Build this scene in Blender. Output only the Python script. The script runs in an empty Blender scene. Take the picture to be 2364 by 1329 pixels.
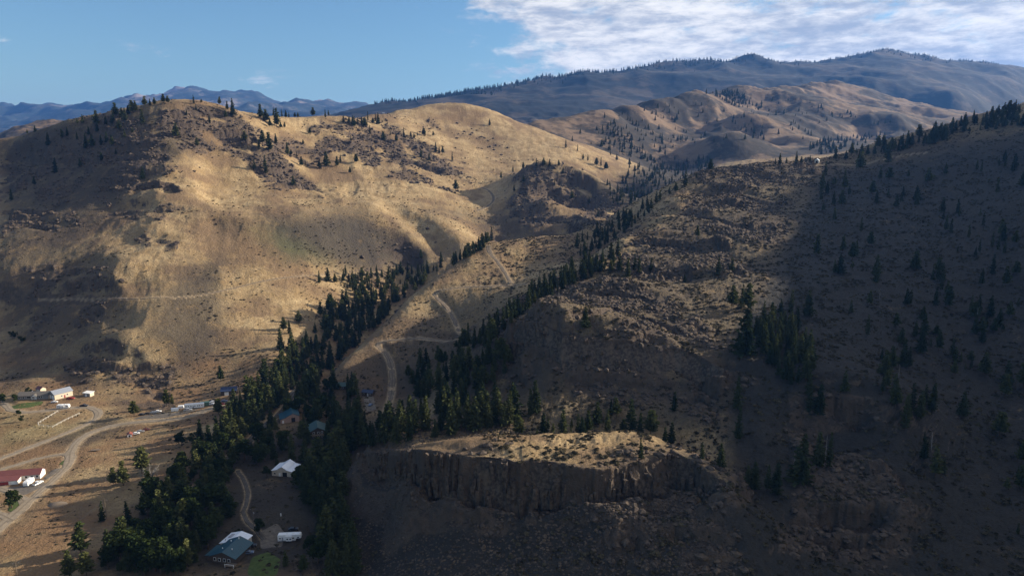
import bpy, bmesh, math, random
import numpy as np
from mathutils import Vector, Matrix, Euler

# ------------------------------------------------------------------ camera, sky, sun, exposure
PW, PH, F = 2364.0, 1329.0, 1688.0          # photo size and focal length in photo pixels
PITCH = math.radians(10.5)
CP, SP = math.cos(PITCH), math.sin(PITCH)
CAMZ = 200.0                                # camera height above the datum (valley floor near 20)
SUN_EL = math.radians(20.0)
SUN_TH = math.radians(16.0)                 # sun stands to the right, this far beyond square-on

scene = bpy.context.scene
col = scene.collection
cam_data = bpy.data.cameras.new('camera')
cam = bpy.data.objects.new('camera', cam_data)
col.objects.link(cam)
cam.location = (0, 0, CAMZ)
cam.rotation_euler = (math.pi/2 - PITCH, 0, 0)
cam_data.sensor_width = 36.0
cam_data.lens = 36.0*F/PW
cam_data.clip_start = 1.0
cam_data.clip_end = 80000.0
scene.camera = cam

sun_dir = Vector((math.cos(SUN_EL)*math.cos(SUN_TH), math.cos(SUN_EL)*math.sin(SUN_TH), math.sin(SUN_EL)))
sun_data = bpy.data.lights.new('sun', 'SUN')
sun_data.energy = 5.0
sun_data.angle = math.radians(0.6)
sun_data.color = (1.0, 0.89, 0.72)
sun = bpy.data.objects.new('sun', sun_data)
col.objects.link(sun)
sun.rotation_euler = sun_dir.to_track_quat('Z', 'Y').to_euler()

scene.view_settings.view_transform = 'Standard'
scene.view_settings.look = 'None'
scene.view_settings.gamma = 1.0
scene.view_settings.use_curve_mapping = False
scene.view_settings.exposure = 1.15
scene.cycles.use_denoising = True
scene.cycles.max_bounces = 6
scene.cycles.volume_bounces = 0
scene.cycles.transparent_max_bounces = 8

class NT:                                   # small helper for node trees
    def __init__(s, tree): s.t = tree; s.n = tree.nodes; s.l = tree.links
    def new(s, typ, **kw):
        n = s.n.new(typ)
        for k, v in kw.items(): setattr(n, k, v)
        return n
    def put(s, sock, v):
        if isinstance(v, bpy.types.NodeSocket): s.l.new(v, sock)
        elif v is not None: sock.default_value = v
    def math(s, op, a, b=None, c=None, clamp=False):
        n = s.new('ShaderNodeMath', operation=op, use_clamp=clamp)
        for i, v in enumerate((a, b, c)):
            if v is not None: s.put(n.inputs[i], v)
        return n.outputs[0]
    def vmath(s, op, a, b=None):
        n = s.new('ShaderNodeVectorMath', operation=op)
        s.put(n.inputs[0], a)
        if b is not None: s.put(n.inputs[1], b)
        return n.outputs[0]
    def noise(s, vec, scale, detail=4, rough=0.55, dist=0.0, out=0):
        n = s.new('ShaderNodeTexNoise')
        if vec is not None: s.l.new(vec, n.inputs['Vector'])
        n.inputs['Scale'].default_value = scale; n.inputs['Detail'].default_value = detail
        n.inputs['Roughness'].default_value = rough; n.inputs['Distortion'].default_value = dist
        return n.outputs[out]
    def ramp(s, fac, lo, hi, a=0.0, b=1.0):
        n = s.new('ShaderNodeMapRange', clamp=True, interpolation_type='SMOOTHSTEP')
        s.put(n.inputs[0], fac); s.put(n.inputs[1], lo); s.put(n.inputs[2], hi); s.put(n.inputs[3], a); s.put(n.inputs[4], b)
        return n.outputs[0]
    def mix(s, fac, a, b, mode='MIX'):
        n = s.new('ShaderNodeMix', data_type='RGBA', blend_type=mode)
        s.put(n.inputs[0], fac)
        for i, v in ((6, a), (7, b)):
            if isinstance(v, (tuple, list)): v = (v[0], v[1], v[2], 1.0)
            s.put(n.inputs[i], v)
        return n.outputs[2]

def make_world():
    w = bpy.data.worlds.new('World'); scene.world = w; w.use_nodes = True
    k = NT(w.node_tree); k.n.clear()
    out = k.new('ShaderNodeOutputWorld'); bg = k.new('ShaderNodeBackground')
    bg.inputs[1].default_value = 0.05
    k.l.new(bg.outputs[0], out.inputs[0])
    sky = k.new('ShaderNodeTexSky', sky_type='NISHITA')
    sky.sun_disc = False
    sky.sun_elevation = SUN_EL
    sky.sun_rotation = math.pi/2 - SUN_TH
    sky.altitude = 600; sky.air_density = 1.3; sky.dust_density = 0.0; sky.ozone_density = 3.0
    tc = k.new('ShaderNodeTexCoord'); d = tc.outputs['Generated']
    sep = k.new('ShaderNodeSeparateXYZ'); k.l.new(d, sep.inputs[0])
    # a broken cloud sheet drifting in from the right; it is laid out by compass bearing and height above the horizon
    az = k.math('ARCTAN2', sep.outputs[0], sep.outputs[1])
    el = k.math('ARCSINE', sep.outputs[2])
    comb = k.new('ShaderNodeCombineXYZ'); k.l.new(az, comb.inputs[0]); k.l.new(k.math('MULTIPLY', el, 2.6), comb.inputs[1])
    P = comb.outputs[0]
    big = k.noise(P, 3.0, 4, 0.55, 0.3)
    fine = k.noise(P, 14.0, 10, 0.63, 0.25)
    side = k.ramp(k.math('ADD', az, k.math('MULTIPLY', el, 0.55)), -0.06, 0.22, 0.0, 1.0)
    dens = k.math('ADD', k.math('MULTIPLY', big, 0.40), k.math('MULTIPLY', fine, 0.80))
    dens = k.math('ADD', dens, k.math('MULTIPLY', side, 0.34))
    cover = k.ramp(dens, 0.69, 0.89)
    cover = k.math('MULTIPLY', cover, k.ramp(sep.outputs[2], -0.02, 0.03))
    puff = k.noise(k.vmath('MULTIPLY', P, (1.0, 1.4, 1.0)), 18.0, 10, 0.66, 0.2)
    veil = k.noise(k.vmath('MULTIPLY', P, (1.0, 1.8, 1.0)), 3.6, 4, 0.5, 0.4)
    thick = k.ramp(k.math('ADD', k.math('MULTIPLY', puff, 0.75), k.math('MULTIPLY', veil, 0.55)), 0.50, 0.80)
    cl = k.mix(thick, (9.8, 9.5, 9.1), (3.8, 4.3, 5.2))
    blue = k.mix(1.0, sky.outputs[0], (0.84, 1.02, 1.18), 'MULTIPLY')
    res = k.mix(cover, blue, cl)
    k.l.new(res, bg.inputs[0])
make_world()

# ------------------------------------------------------------------ numeric helpers
def clip01(a): return np.clip(a, 0.0, 1.0)
def sstep(a, lo, hi):
    t = clip01((a-lo)/(hi-lo)); return t*t*(3-2*t)

def _hash(ix, iy, seed):
    h = (ix.astype(np.uint32)*np.uint32(374761393) + iy.astype(np.uint32)*np.uint32(668265263) + np.uint32(seed*1442695041 & 0xffffffff))
    h = (h ^ (h >> np.uint32(13)))*np.uint32(1274126177)
    return h ^ (h >> np.uint32(16))
def perlin(x, y, seed=0):
    x = np.asarray(x, np.float64); y = np.asarray(y, np.float64)
    fx = np.floor(x); fy = np.floor(y)
    ix = fx.astype(np.int64); iy = fy.astype(np.int64)
    dx = (x-fx).astype(np.float32); dy = (y-fy).astype(np.float32)
    def g(ox, oy):
        a = _hash((ix+ox) & 0xffffffff, (iy+oy) & 0xffffffff, seed).astype(np.float32)*np.float32(2*math.pi/4294967296.0)
        return np.cos(a)*(dx-ox) + np.sin(a)*(dy-oy)
    u = dx*dx*dx*(dx*(dx*6-15)+10); v = dy*dy*dy*(dy*(dy*6-15)+10)
    a = g(0, 0); b = g(1, 0); c = g(0, 1); d = g(1, 1)
    return (a+(b-a)*u)*(1-v) + (c+(d-c)*u)*v           # about -0.7..0.7
def fbm(x, y, wl, octs, seed=0, gain=0.5, ridged=False):
    s = 0.0; amp = 1.0; f = 1.0/wl
    for o in range(octs):
        n = perlin(x*f + 17.3*o, y*f - 9.1*o, seed+o)
        if ridged: n = 0.5 - np.abs(n)*1.6
        s = s + amp*n; amp *= gain; f *= 2.03
    return s

def pix_ut(px, py):
    a = (px-PW/2)/F; b = (py-PH/2)/F
    den = CP - b*SP
    return a/den, -(SP + b*CP)/den
def project(X, Y, Z):                                   # Z above the datum -> photo pixels
    zr = Z - CAMZ
    d = Y*CP - zr*SP
    d = np.where(np.abs(d) < 1e-6, 1e-6, d)
    return PW/2 + F*X/d, PH/2 + F*(-zr*CP - Y*SP)/d
# ------------------------------------------------------------------ the lie of the land
# Control points are read off the photograph as a pixel plus a forward distance in metres.
CTRL = []
def cy(px, py, Y):
    u, t = pix_ut(px, py); CTRL.append((u, math.log(Y), t))
def cz(px, py, Z):                                      # Z relative to the camera
    u, t = pix_ut(px, py); CTRL.append((u, math.log(Z/t), t))
def cw(X, Y, Z):                                        # a point given in metres, Z relative to the camera
    CTRL.append((X/Y, math.log(Y), Z/Y))
def line(pts, step=28.0):
    for (a, b) in zip(pts[:-1], pts[1:]):
        n = max(1, int(math.hypot(b[0]-a[0], b[1]-a[1])/step))
        for i in range(n):
            w = i/n
            cy(a[0]+(b[0]-a[0])*w, a[1]+(b[1]-a[1])*w, math.exp(math.log(a[2])*(1-w)+math.log(b[2])*w))
    cy(*pts[-1])
def crest(pts, step=40.0, back=((1.10, 26), (1.28, 60))):
    """a crest seen against what lies behind it: the ground falls away beyond"""
    line(pts, step)
    for m, dp in back:
        for p in pts[::1]: cy(p[0], p[1]+dp, p[2]*m)

# valley floor
for p in ((20,1300,-178),(160,1300,-178),(300,1300,-178),(430,1300,-176),(560,1300,-174),(680,1290,-172),(770,1300,-170),
          (20,1180,-180),(160,1180,-180),(300,1150,-179),(420,1150,-177),(520,1150,-175),(620,1140,-173),(700,1150,-171.5),
          (60,1060,-182),(160,1045,-181),(250,1030,-181),(350,1030,-179.5),(450,1030,-178),(550,1030,-175),(640,1030,-173),(740,1010,-171.5),
          (20,960,-184),(100,935,-184),(180,950,-183),(240,985,-182),(300,965,-181),(380,960,-179),(450,945,-177.5),(560,925,-174.5),(620,960,-173),(680,930,-171.5),(760,930,-171),(850,925,-169.5)):
    cz(*p)
for X in (-300, -200, -120, -60): cw(X, 200, -177); cw(X, 100, -177)
for X in (0, 60, 120, 200): cw(X*.6, 60, -175); cw(X, 130, -165)
# canyon floor
line(((560,900,530),(650,830,590),(720,770,665),(850,690,800),(960,640,920)))
for p in ((1200,590,1000),(1330,545,1150),(1450,482,1400),(1600,392,1900),(1740,352,2250)): cy(*p)
# left hill, by columns
for p in ((20,890,560),(60,880,560),(160,885,560),(250,880,560),(330,885,558),(400,890,555),(470,885,560),(540,865,572),(600,805,612)): cy(*p)
for p in ((300,760,620),(300,660,690),(300,560,790),(300,480,880),(300,400,960),(300,320,1030),
          (500,790,620),(500,690,690),(500,600,760),(500,520,845),(500,470,930),(500,420,1000),(500,360,1050),(500,300,1100),
          (620,730,680),(620,640,745),(620,560,810),(620,500,880),(620,460,960),(620,420,1030),(620,360,1090),(620,310,1150),
          (720,690,740),(700,600,805),(700,520,870),(700,490,905),(700,460,1000),(700,420,1080),(700,370,1150),(700,310,1230),
          (850,640,850),(850,560,910),(860,495,965),(870,470,1010),(860,440,1090),(860,400,1170),(860,350,1250),(860,300,1350),
          (1000,610,905),(1000,540,960),(960,490,1010),(1000,440,1130),(1000,400,1230),(1000,350,1350),(1000,300,1480),
          (1140,560,1020),(1150,500,1100),(1150,450,1200),(1150,400,1320),(1150,350,1450),(1100,300,1540),
          (150,860,578),(150,800,618),(150,740,656),(150,690,694),(150,650,716),(150,600,757),(150,540,824),(150,470,925),(150,400,1018),(150,340,1064),
          (20,870,590),(20,800,642),(20,745,690),(20,700,718),(20,650,730),(20,600,767),(20,540,836),(20,470,960),(20,400,1100),(20,350,1140)): cy(*p)
# ribs on the left hill: crest points stand proud, hollows fall back
line(((430,560,775),(330,612,716),(265,642,686)),30)
line(((420,650,700),(350,690,654),(290,760,604),(235,840,570)),30)
line(((560,500,858),(430,495,850),(340,520,815)),40)
line(((410,345,1010),(400,390,960),(370,430,915)),30)
# gullied slope above the side canyon
for a, b, c in (((870,472,1002),(935,530,948),(985,596,908)),((940,480,1010),(1010,520,972),(1075,566,934))): line((a, b, c), 26)
for a, b, c in (((905,478,1022),(965,530,972),(1020,590,930)),((1000,480,1050),(1060,515,1008),(1100,556,970))): line((a, b, c), 26)
crest(((-80,332,1190),(0,322,1165),(60,312,1140),(120,300,1110),(150,287,1100),(220,272,1096),(300,252,1096),(380,237,1100),(470,241,1120),(520,251,1140),(560,262,1170),(650,268,1250),(720,271,1300),(800,266,1350),(870,262,1450),(930,250,1550),(1000,238,1620),(1080,241,1620),(1150,262,1640),(1220,290,1640)))
# knob in the middle distance
line(((1200,395,1205),(1235,382,1200),(1280,378,1195),(1330,400,1190),(1390,440,1170),(1440,490,1130)),24)
for p in ((1180,430,1195),(1190,480,1110),(1240,430,1150),(1270,460,1105),(1270,520,1040),(1300,548,1008),(1350,480,1100),(1360,530,1040),(1220,530,1030)): cy(*p)
for p in ((1240,402,1290),(1310,415,1290),(1380,450,1270),(1440,480,1300)): cy(*p)
line(((1220,290,1640),(1330,335,1560),(1440,405,1480),(1510,448,1420)),40)
cy(1400,440,1380); cy(1350,395,1420)
# hills two to three kilometres off
crest(((1240,279,2000),(1330,266,2060),(1420,254,2120),(1520,236,2400),(1570,212,2520),(1610,200,2600),(1660,206,2700),(1740,205,2950),(1830,202,3200),(1930,189,3600),(2000,205,3600),(2100,240,3500),(2200,262,3450),(2300,266,3500),(2364,262,3600)),
      40, ((1.12, 22), (1.3, 50)))
for p in ((1330,292,1980),(1400,332,1880),(1500,400,1750),(1450,300,2150),(1540,290,2300),(1560,350,2000),(1640,330,2060),
          (1650,315,1960),(1700,330,1900),(1600,360,1900),(1780,345,2050),(1500,340,1980)): cy(*p)
line(((1610,200,2600),(1650,232,2480),(1700,262,2350),(1780,285,2200),(1850,318,2080)),30)
line(((1560,300,2280),(1620,300,2320),(1690,300,2400)),40)
line(((1740,205,2950),(1850,222,2850),(1960,245,2720),(2060,282,2560),(2120,312,2450)),30)
line(((1700,235,2750),(1800,262,2600),(1900,292,2450)),40)
line(((1930,189,3600),(2000,222,3400),(2060,245,3250),(2200,272,3000)),30)
line(((1860,235,3150),(1960,262,3000),(2060,265,3100)),40)
line(((1640,318,1950),(1700,300,2000),(1740,318,1960),(1800,352,1900)),30)
line(((1800,330,2150),(1860,310,2200),(1930,326,2150)),30)
for p in ((2000,330,2500),(2150,325,2500),(2300,300,2700),(1900,345,2200),(2364,300,2600)): cy(*p)
crest(((0,325,2300),(40,300,2500),(80,283,2600),(150,282,2650),(220,300,2700),(330,310,2800)), 40, ((1.15, 15), (1.5, 30)))
# far mountains
crest(((780,268,4600),(850,243,4900),(920,228,5000),(980,213,5100),(1100,203,5200),(1200,197,5300),(1300,192,5400),(1350,170,5600),(1430,162,5700),(1500,155,5800),(1600,152,5900),(1660,155,6000),(1720,140,6200),(1760,134,6300),(1830,140,6300),(1900,142,6300),(1960,134,6400),(2020,130,6400),(2140,137,6400),(2250,153,6300),(2364,172,6200),(2500,200,6200)),
      50, ((1.15, 30), (1.6, 70)))
for p in ((1000,270,4000),(1150,280,4000),(1300,275,4000),(1450,262,4200),(1600,235,4700),(1800,205,5000),(2000,200,4900),(2200,215,4700),(2350,225,4600),(1250,240,4600),(1100,240,4600),(2100,240,4250),(2300,250,4200),
          (1230,225,4500),(1180,260,4100),(1280,250,4200)): cy(*p)
crest(((-300,245,14000),(-100,250,14000),(0,252,14000),(90,255,14000),(180,249,14000),(220,252,13500),(320,236,13500),(400,213,13500),(450,204,13500),(485,211,13500),(515,208,13300),(570,215,13000),(600,227,12500),(700,238,12000),(760,244,12000),(800,239,12000),(850,243,12000),(900,250,12000)),
      60, ((1.14, 40),))
for p in ((0,310,9000),(200,300,9000),(400,285,9000),(550,250,9500),(650,258,9500),(750,262,9000),(850,280,9000),(0,340,5000),(300,340,5000),(600,330,5000),(800,320,3800),(100,320,3500),(400,330,3000),(700,320,2200),(900,310,2300),(1050,300,2600),(1150,300,3000)): cy(*p)
# spur with the switchback road
crest(((740,885,520),(800,822,560),(870,760,610),(960,672,668),(1040,612,716),(1120,562,758),(1220,552,775),(1320,542,792)), 28, ((1.05, 14), (1.12, 40)))
crest(((1320,542,792),(1370,516,826),(1420,490,852),(1520,440,872),(1580,412,876),(1640,390,882),(1760,376,900),(1870,371,905),(1950,356,920),(2050,325,925),(2150,300,930),(2250,268,930),(2364,243,930)), 28, ((1.06, 20), (1.18, 62)))
for p in ((870,850,545),(900,905,515),(960,900,500),(1000,800,560),(1000,720,630),(1080,780,575),(1100,700,628),(1100,640,682),(1200,620,706),(1230,590,734),(1180,665,645),(1270,610,704),(1330,580,735),(1420,540,770),
          (1200,690,600),(1290,640,645),(1380,590,695),(1100,745,560)): cy(*p)
# bluff
line(((1090,800,480),(1150,745,500),(1200,712,520),(1270,680,520),(1320,662,510),(1380,654,490),(1450,660,480),(1540,690,460),(1620,740,420)),28)
cliffA_top = ((1180,745,420),(1240,742,402),(1300,772,384),(1400,780,378),(1480,790,376),(1560,800,374),(1620,820,366),(1670,850,350))
cliffA_bot = ((1190,835,405),(1240,850,390),(1300,870,372),(1400,880,366),(1480,890,362),(1560,898,358),(1620,915,350),(1665,940,334))
line(cliffA_top, 22); line([(a, b, c-2.0) for a, b, c in cliffA_bot], 40)
line(((1280,720,440),(1400,710,440),(1500,735,425),(1600,770,400)),30)
line(((1380,612,556),(1440,602,560),(1520,612,552),(1600,650,520)),30)
line(((1390,640,540),(1440,640,536),(1500,642,530)),30)
line(((1430,556,640),(1500,540,645),(1580,545,640),(1660,580,600),(1720,620,560)),30)
line(((1440,575,628),(1500,575,622),(1560,585,612)),30)
for p in ((1640,620,535),(1700,560,605),(1600,510,692),(1650,450,782),(1700,402,842),(1560,470,760),(1500,510,720),(1760,470,760),(1850,440,790),(1800,540,640),
          (1640,790,385),(1600,740,412),(1560,680,472),(1750,850,350),(1780,760,400),(1720,680,470),(1850,620,530),(1700,780,395),
          (1200,880,390),(1100,850,440),(1100,905,400),(1000,950,415),(950,1000,398),(1040,920,420),(960,930,470),(880,980,420),(860,1020,395)): cy(*p)
# foreground butte
butte_top = ((830,1045,338),(900,1040,324),(985,1036,294),(1020,1045,287),(1080,1050,281),(1150,1060,276),(1205,1066,273),(1222,1060,274),(1240,1064,273),(1320,1072,270),(1400,1078,268),(1480,1062,274),(1545,1040,281),(1600,1060,274),(1640,1090,264),(1690,1130,254))
butte_bot = ((840, 1085, 335.0), (900, 1100, 320.4), (985, 1120, 289.8), (1040, 1165, 282.5), (1080, 1172, 276.8), (1150, 1180, 271.8), (1205, 1185, 269.4), (1222, 1120, 272.0), (1240, 1165, 270.0), (1320, 1165, 267.0), (1400, 1150, 265.6), (1480, 1140, 269.5), (1545, 1130, 276.5), (1600, 1140, 269.5), (1640, 1160, 259.5), (1690, 1180, 250.4))
line(butte_top, 16); line([(a, b, c-7.0) for a, b, c in butte_bot], 40)
line(((1000,1022,297),(1100,1008,302),(1200,1008,304),(1300,1004,308),(1380,1000,310),(1460,997,310),(1520,1010,302)),28)
for p in ((1100,1030,290),(1200,1035,286),(1300,1038,287),(1400,1040,286),(1460,1020,294)): cy(*p)
line(((980,1030,318),(1100,1012,322),(1200,1005,326),(1300,1002,328),(1400,998,330),(1500,1010,322),(1580,1050,308),(1640,1090,292),(1700,1120,280)),40)
for p in ((1000,960,360),(1100,960,352),(1200,960,346),(1300,955,340),(1400,945,344),(1500,955,336),(1600,960,326),(1650,930,336),(1750,1000,302),(1800,1100,280),(1720,1170,258),(1780,1200,246),
          (1000,1320,250),(1150,1320,242),(1300,1320,236),(1450,1320,232),(1600,1320,227),(1600,1220,243),(1450,1230,248),(1300,1240,252),(1150,1250,258),(1000,1200,280),(900,1200,298),(850,1200,306),(850,1320,277),(800,1100,345),(920,1320,262),(750,1120,368),(760,1220,322),
          (1300,1500,205),(1000,1500,215),(1600,1500,198),(1900,1500,195),(2300,1500,195),(1300,2000,150),(1800,2000,145),(2300,2000,150)): cy(*p)
# right-hand slopes
line(((1850,905,326),(1930,900,324),(2000,915,318),(2050,940,312)),30); line(((1860,985,318),(1930,985,316),(2000,1000,308),(2060,1020,300)),30)
line(((1830,1165,262),(1920,1150,264),(2020,1150,262),(2090,1165,256)),30); line(((1830,1235,253),(1930,1250,252),(2030,1260,248),(2080,1280,244)),30)
for p in ((1950,1080,284),(2100,1080,288),(2130,1200,258),(2140,1320,232),(1950,1320,228),(1780,1320,226),(2250,1320,231),(2360,1320,235),(2250,1200,262),(2350,1100,296),(2200,1050,304),
          (2350,900,370),(2350,700,470),(2350,500,600),(2350,400,720),(2350,300,850),(2150,900,360),(2150,700,470),(2150,550,600),(2150,420,760),(2150,340,870),
          (1950,800,390),(1950,650,500),(1950,520,640),(1950,430,790),(1990,380,885),(2250,800,420),(2250,600,545),(2250,460,680),(2250,370,790),(2050,750,430),(2050,600,555),(2050,480,690),(1850,850,350),(1850,720,440)): cy(*p)
# the hill goes on rising out of the frame on the right; it keeps the afternoon sun off the slopes below it
RIDGE = [(260,60,-60),(360,170,0),(430,260,30),(500,345,46),(560,436,66),(620,532,90),(700,693,116),(800,880,156),(900,1057,190),(1020,1240,200)]
for p in RIDGE: cw(*p)
for X, Y, Z in RIDGE: cw(X+260, Y+60, Z+14)
for p in ((1100,330,12000),(1500,330,12000),(2000,330,12000),(2600,330,12000),(1500,340,17000),(2300,340,17000),(1000,330,9000),(2800,300,7000),(2800,320,4000)): cy(*p)
for p in ((300,300,-95),(380,400,-62),(440,500,-38),(520,620,-5),(600,760,28)): cw(*p)

CT = np.array(CTRL, np.float64)
def smooth_grid():
    ln0, ln1, ln2 = math.log(40), math.log(1750), math.log(17000)
    lny = np.concatenate((np.linspace(ln0, math.log(180), 50, endpoint=False), np.linspace(math.log(180), ln1, 640, endpoint=False), np.linspace(ln1, ln2, 190)))
    us = np.concatenate((np.linspace(-1.5, -0.8, 24, endpoint=False), np.linspace(-0.8, 0.82, 520, endpoint=False), np.linspace(0.82, 2.6, 60)))
    # merge points that fall on each other
    keep = []; seen = set()
    for i, (u, l, t) in enumerate(CT):
        key = (round(u/0.004), round(l/0.004))
        if key in seen: continue
        seen.add(key); keep.append(i)
    C = CT[keep]
    c2 = 0.012**2
    d2 = (C[:, None, 0]-C[None, :, 0])**2 + (C[:, None, 1]-C[None, :, 1])**2
    K = -np.sqrt(d2 + c2)
    n = len(C)
    K[np.arange(n), np.arange(n)] += 0.004
    A = np.zeros((n+3, n+3)); A[:n, :n] = K
    Pm = np.column_stack((np.ones(n), C[:, 0], C[:, 1])); A[:n, n:] = Pm; A[n:, :n] = Pm.T
    w = np.linalg.solve(A, np.concatenate((C[:, 2], np.zeros(3))))
    G = np.empty((len(us), len(lny)), np.float32)
    Cu = C[:, 0].astype(np.float32); Cl = C[:, 1].astype(np.float32); ww = w[:n].astype(np.float32)
    L = lny.astype(np.float32)
    dl2 = (L[:, None]-Cl[None, :])**2 + np.float32(c2)
    for i, u in enumerate(us):
        G[i] = -(np.sqrt(dl2 + (np.float32(u)-Cu)[None, :]**2) @ ww) + (w[n] + w[n+1]*u + w[n+2]*lny)
    return us, lny, G
GU, GL, GT = smooth_grid()
def base_t(u, lny):
    iu = np.clip(np.searchsorted(GU, u)-1, 0, len(GU)-2); il = np.clip(np.searchsorted(GL, lny)-1, 0, len(GL)-2)
    fu = clip01((u-GU[iu])/(GU[iu+1]-GU[iu])); fl = clip01((lny-GL[il])/(GL[il+1]-GL[il]))
    return (GT[iu, il]*(1-fu)+GT[iu+1, il]*fu)*(1-fl) + (GT[iu, il+1]*(1-fu)+GT[iu+1, il+1]*fu)*fl
# image-space patches say where on the hillside outcrops, brush with painted shade, and turf lie; each is bound to a range of distances
def poly_mask(px, py, poly, soft):
    """signed soft mask of a polygon in photo pixels"""
    P = np.array(poly, np.float64); n = len(P)
    inside = np.zeros(px.shape, bool); dist = np.full(px.shape, 1e9)
    for i in range(n):
        x1, y1 = P[i]; x2, y2 = P[(i+1) % n]
        c = ((y1 > py) != (y2 > py)) & (px < (x2-x1)*(py-y1)/((y2-y1) if y2 != y1 else 1e-9)+x1)
        inside ^= c
        ex, ey = x2-x1, y2-y1
        tt = np.clip(((px-x1)*ex+(py-y1)*ey)/(ex*ex+ey*ey+1e-9), 0, 1)
        dist = np.minimum(dist, np.hypot(px-(x1+tt*ex), py-(y1+tt*ey)))
    return sstep(np.where(inside, dist, -dist), -soft, soft)

ROCK = [  # polygon, soft, near, far, strength
    (((110,330),(230,270),(380,238),(520,250),(600,300),(560,350),(430,330),(330,440),(210,450),(150,400)), 25, 850, 1250, 1.0),
    (((260,330),(400,290),(430,330),(400,420),(300,440),(240,420)), 20, 800, 1200, 1.0),
    (((0,370),(90,390),(60,450),(0,460)), 20, 700, 1100, 1.0),
    (((440,300),(640,330),(720,430),(620,430),(520,350),(420,330)), 25, 850, 1300, 1.0),
    (((560,330),(700,300),(800,330),(760,380),(640,380)), 25, 900, 1350, 0.55),
    (((60,330),(200,400),(250,470),(120,480),(0,430)), 30, 850, 1150, 0.8),
    (((600,405),(700,405),(740,440),(640,440)), 12, 800, 1200, 1.0),
    (((700,290),(900,285),(1010,350),(1080,390),(1060,420),(920,400),(800,360),(720,330)), 30, 1000, 1600, 1.0),
    (((880,250),(1100,300),(1250,370),(1100,340),(960,290)), 30, 1200, 1800, 0.45),
    (((1180,420),(1220,380),(1300,378),(1420,450),(1460,500),(1330,545),(1200,520),(1170,470)), 18, 950, 1260, 1.0),
    (((0,470),(180,500),(200,520),(0,545)), 15, 700, 1000, 0.9),
    (((270,470),(420,470),(420,500),(270,510)), 15, 700, 1000, 0.6),
    (((330,545),(410,545),(410,570),(330,570)), 8, 700, 900, 0.9),
    (((30,640),(260,610),(250,760),(120,800),(20,730)), 30, 560, 800, 0.7),
    (((100,790),(300,800),(420,840),(420,920),(330,950),(180,890)), 25, 520, 680, 0.8),
    (((330,900),(400,900),(400,950),(330,955)), 10, 500, 600, 1.0),
    (((1240,260),(1460,240),(1700,210),(1720,290),(1560,400),(1420,330)), 30, 1700, 2800, 0.45),
    (((1080,800),(1200,700),(1400,650),(1640,760),(1700,850),(1660,960),(1200,900)), 25, 320, 560, 0.9),
    (((1380,600),(1500,590),(1560,640),(1400,650)), 15, 480, 620, 1.0),
    (((1560,470),(1700,440),(1840,470),(1800,560),(1640,560)), 25, 580, 860, 0.75),
    (((1250,660),(1420,640),(1600,720),(1500,760),(1280,730)), 20, 400, 560, 0.9),
    (((1600,380),(1880,370),(1880,420),(1700,470),(1600,430)), 25, 700, 960, 0.95),
    (((1440,540),(1700,540),(1720,640),(1560,640)), 25, 500, 720, 0.9),
    (((820,1020),(1000,1015),(1700,1030),(1760,1329),(1480,1329),(1000,1200)), 20, 200, 345, 0.6),
    (((1820,900),(2080,900),(2120,1300),(1820,1300)), 25, 200, 345, 0.9),
]
SAGE_SHADE = [  # brown-purple brush, plus painted shade that darkens slopes, gully and valley
    (((1330,400),(1420,420),(1500,370),(1640,330),(1660,420),(1500,520),(1420,500)), 25, 1150, 2100, 0.9),  # shade of the gully behind the knob, laid in as dark cover
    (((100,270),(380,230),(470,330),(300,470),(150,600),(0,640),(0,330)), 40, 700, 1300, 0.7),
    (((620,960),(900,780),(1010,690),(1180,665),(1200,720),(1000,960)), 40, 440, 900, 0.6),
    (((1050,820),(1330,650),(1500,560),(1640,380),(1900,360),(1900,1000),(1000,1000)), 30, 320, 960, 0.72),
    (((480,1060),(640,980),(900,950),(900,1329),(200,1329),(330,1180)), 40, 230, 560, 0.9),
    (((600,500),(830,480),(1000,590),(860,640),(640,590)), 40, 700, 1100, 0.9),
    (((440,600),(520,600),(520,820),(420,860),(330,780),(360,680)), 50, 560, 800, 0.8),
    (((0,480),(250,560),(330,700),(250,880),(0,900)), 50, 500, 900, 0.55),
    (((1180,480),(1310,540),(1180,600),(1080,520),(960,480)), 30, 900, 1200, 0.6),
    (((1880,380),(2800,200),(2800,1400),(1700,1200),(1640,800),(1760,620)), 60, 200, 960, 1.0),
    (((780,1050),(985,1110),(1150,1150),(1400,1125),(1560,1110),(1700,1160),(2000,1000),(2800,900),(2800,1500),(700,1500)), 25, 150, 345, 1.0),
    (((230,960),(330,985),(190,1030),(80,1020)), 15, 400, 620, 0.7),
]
GREEN = [
    (((560,520),(640,520),(760,600),(660,600)), 30, 700, 900, 0.35),
    (((0,960),(120,960),(210,985),(150,1000),(0,1040)), 25, 400, 600, 0.30),
]
def patches(px, py, Y, table):
    m = np.zeros(px.shape)
    for poly, soft, n, f, s in table:
        ok = (Y > n*0.97) & (Y < f*1.03)
        if not ok.any(): continue
        xs = [p[0] for p in poly]; ys = [p[1] for p in poly]
        ok &= (px > min(xs)-soft) & (px < max(xs)+soft) & (py > min(ys)-soft) & (py < max(ys)+soft)
        if not ok.any(): continue
        v = np.zeros(px.shape); v[ok] = poly_mask(px[ok], py[ok], poly, soft)*s
        m = np.maximum(m, v)
    return m

ROADS = []        # (world polyline Nx3, half width), filled below; the ground is levelled under each
PADS = []         # (x, y, z, radius, soft) level pads under buildings

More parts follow.
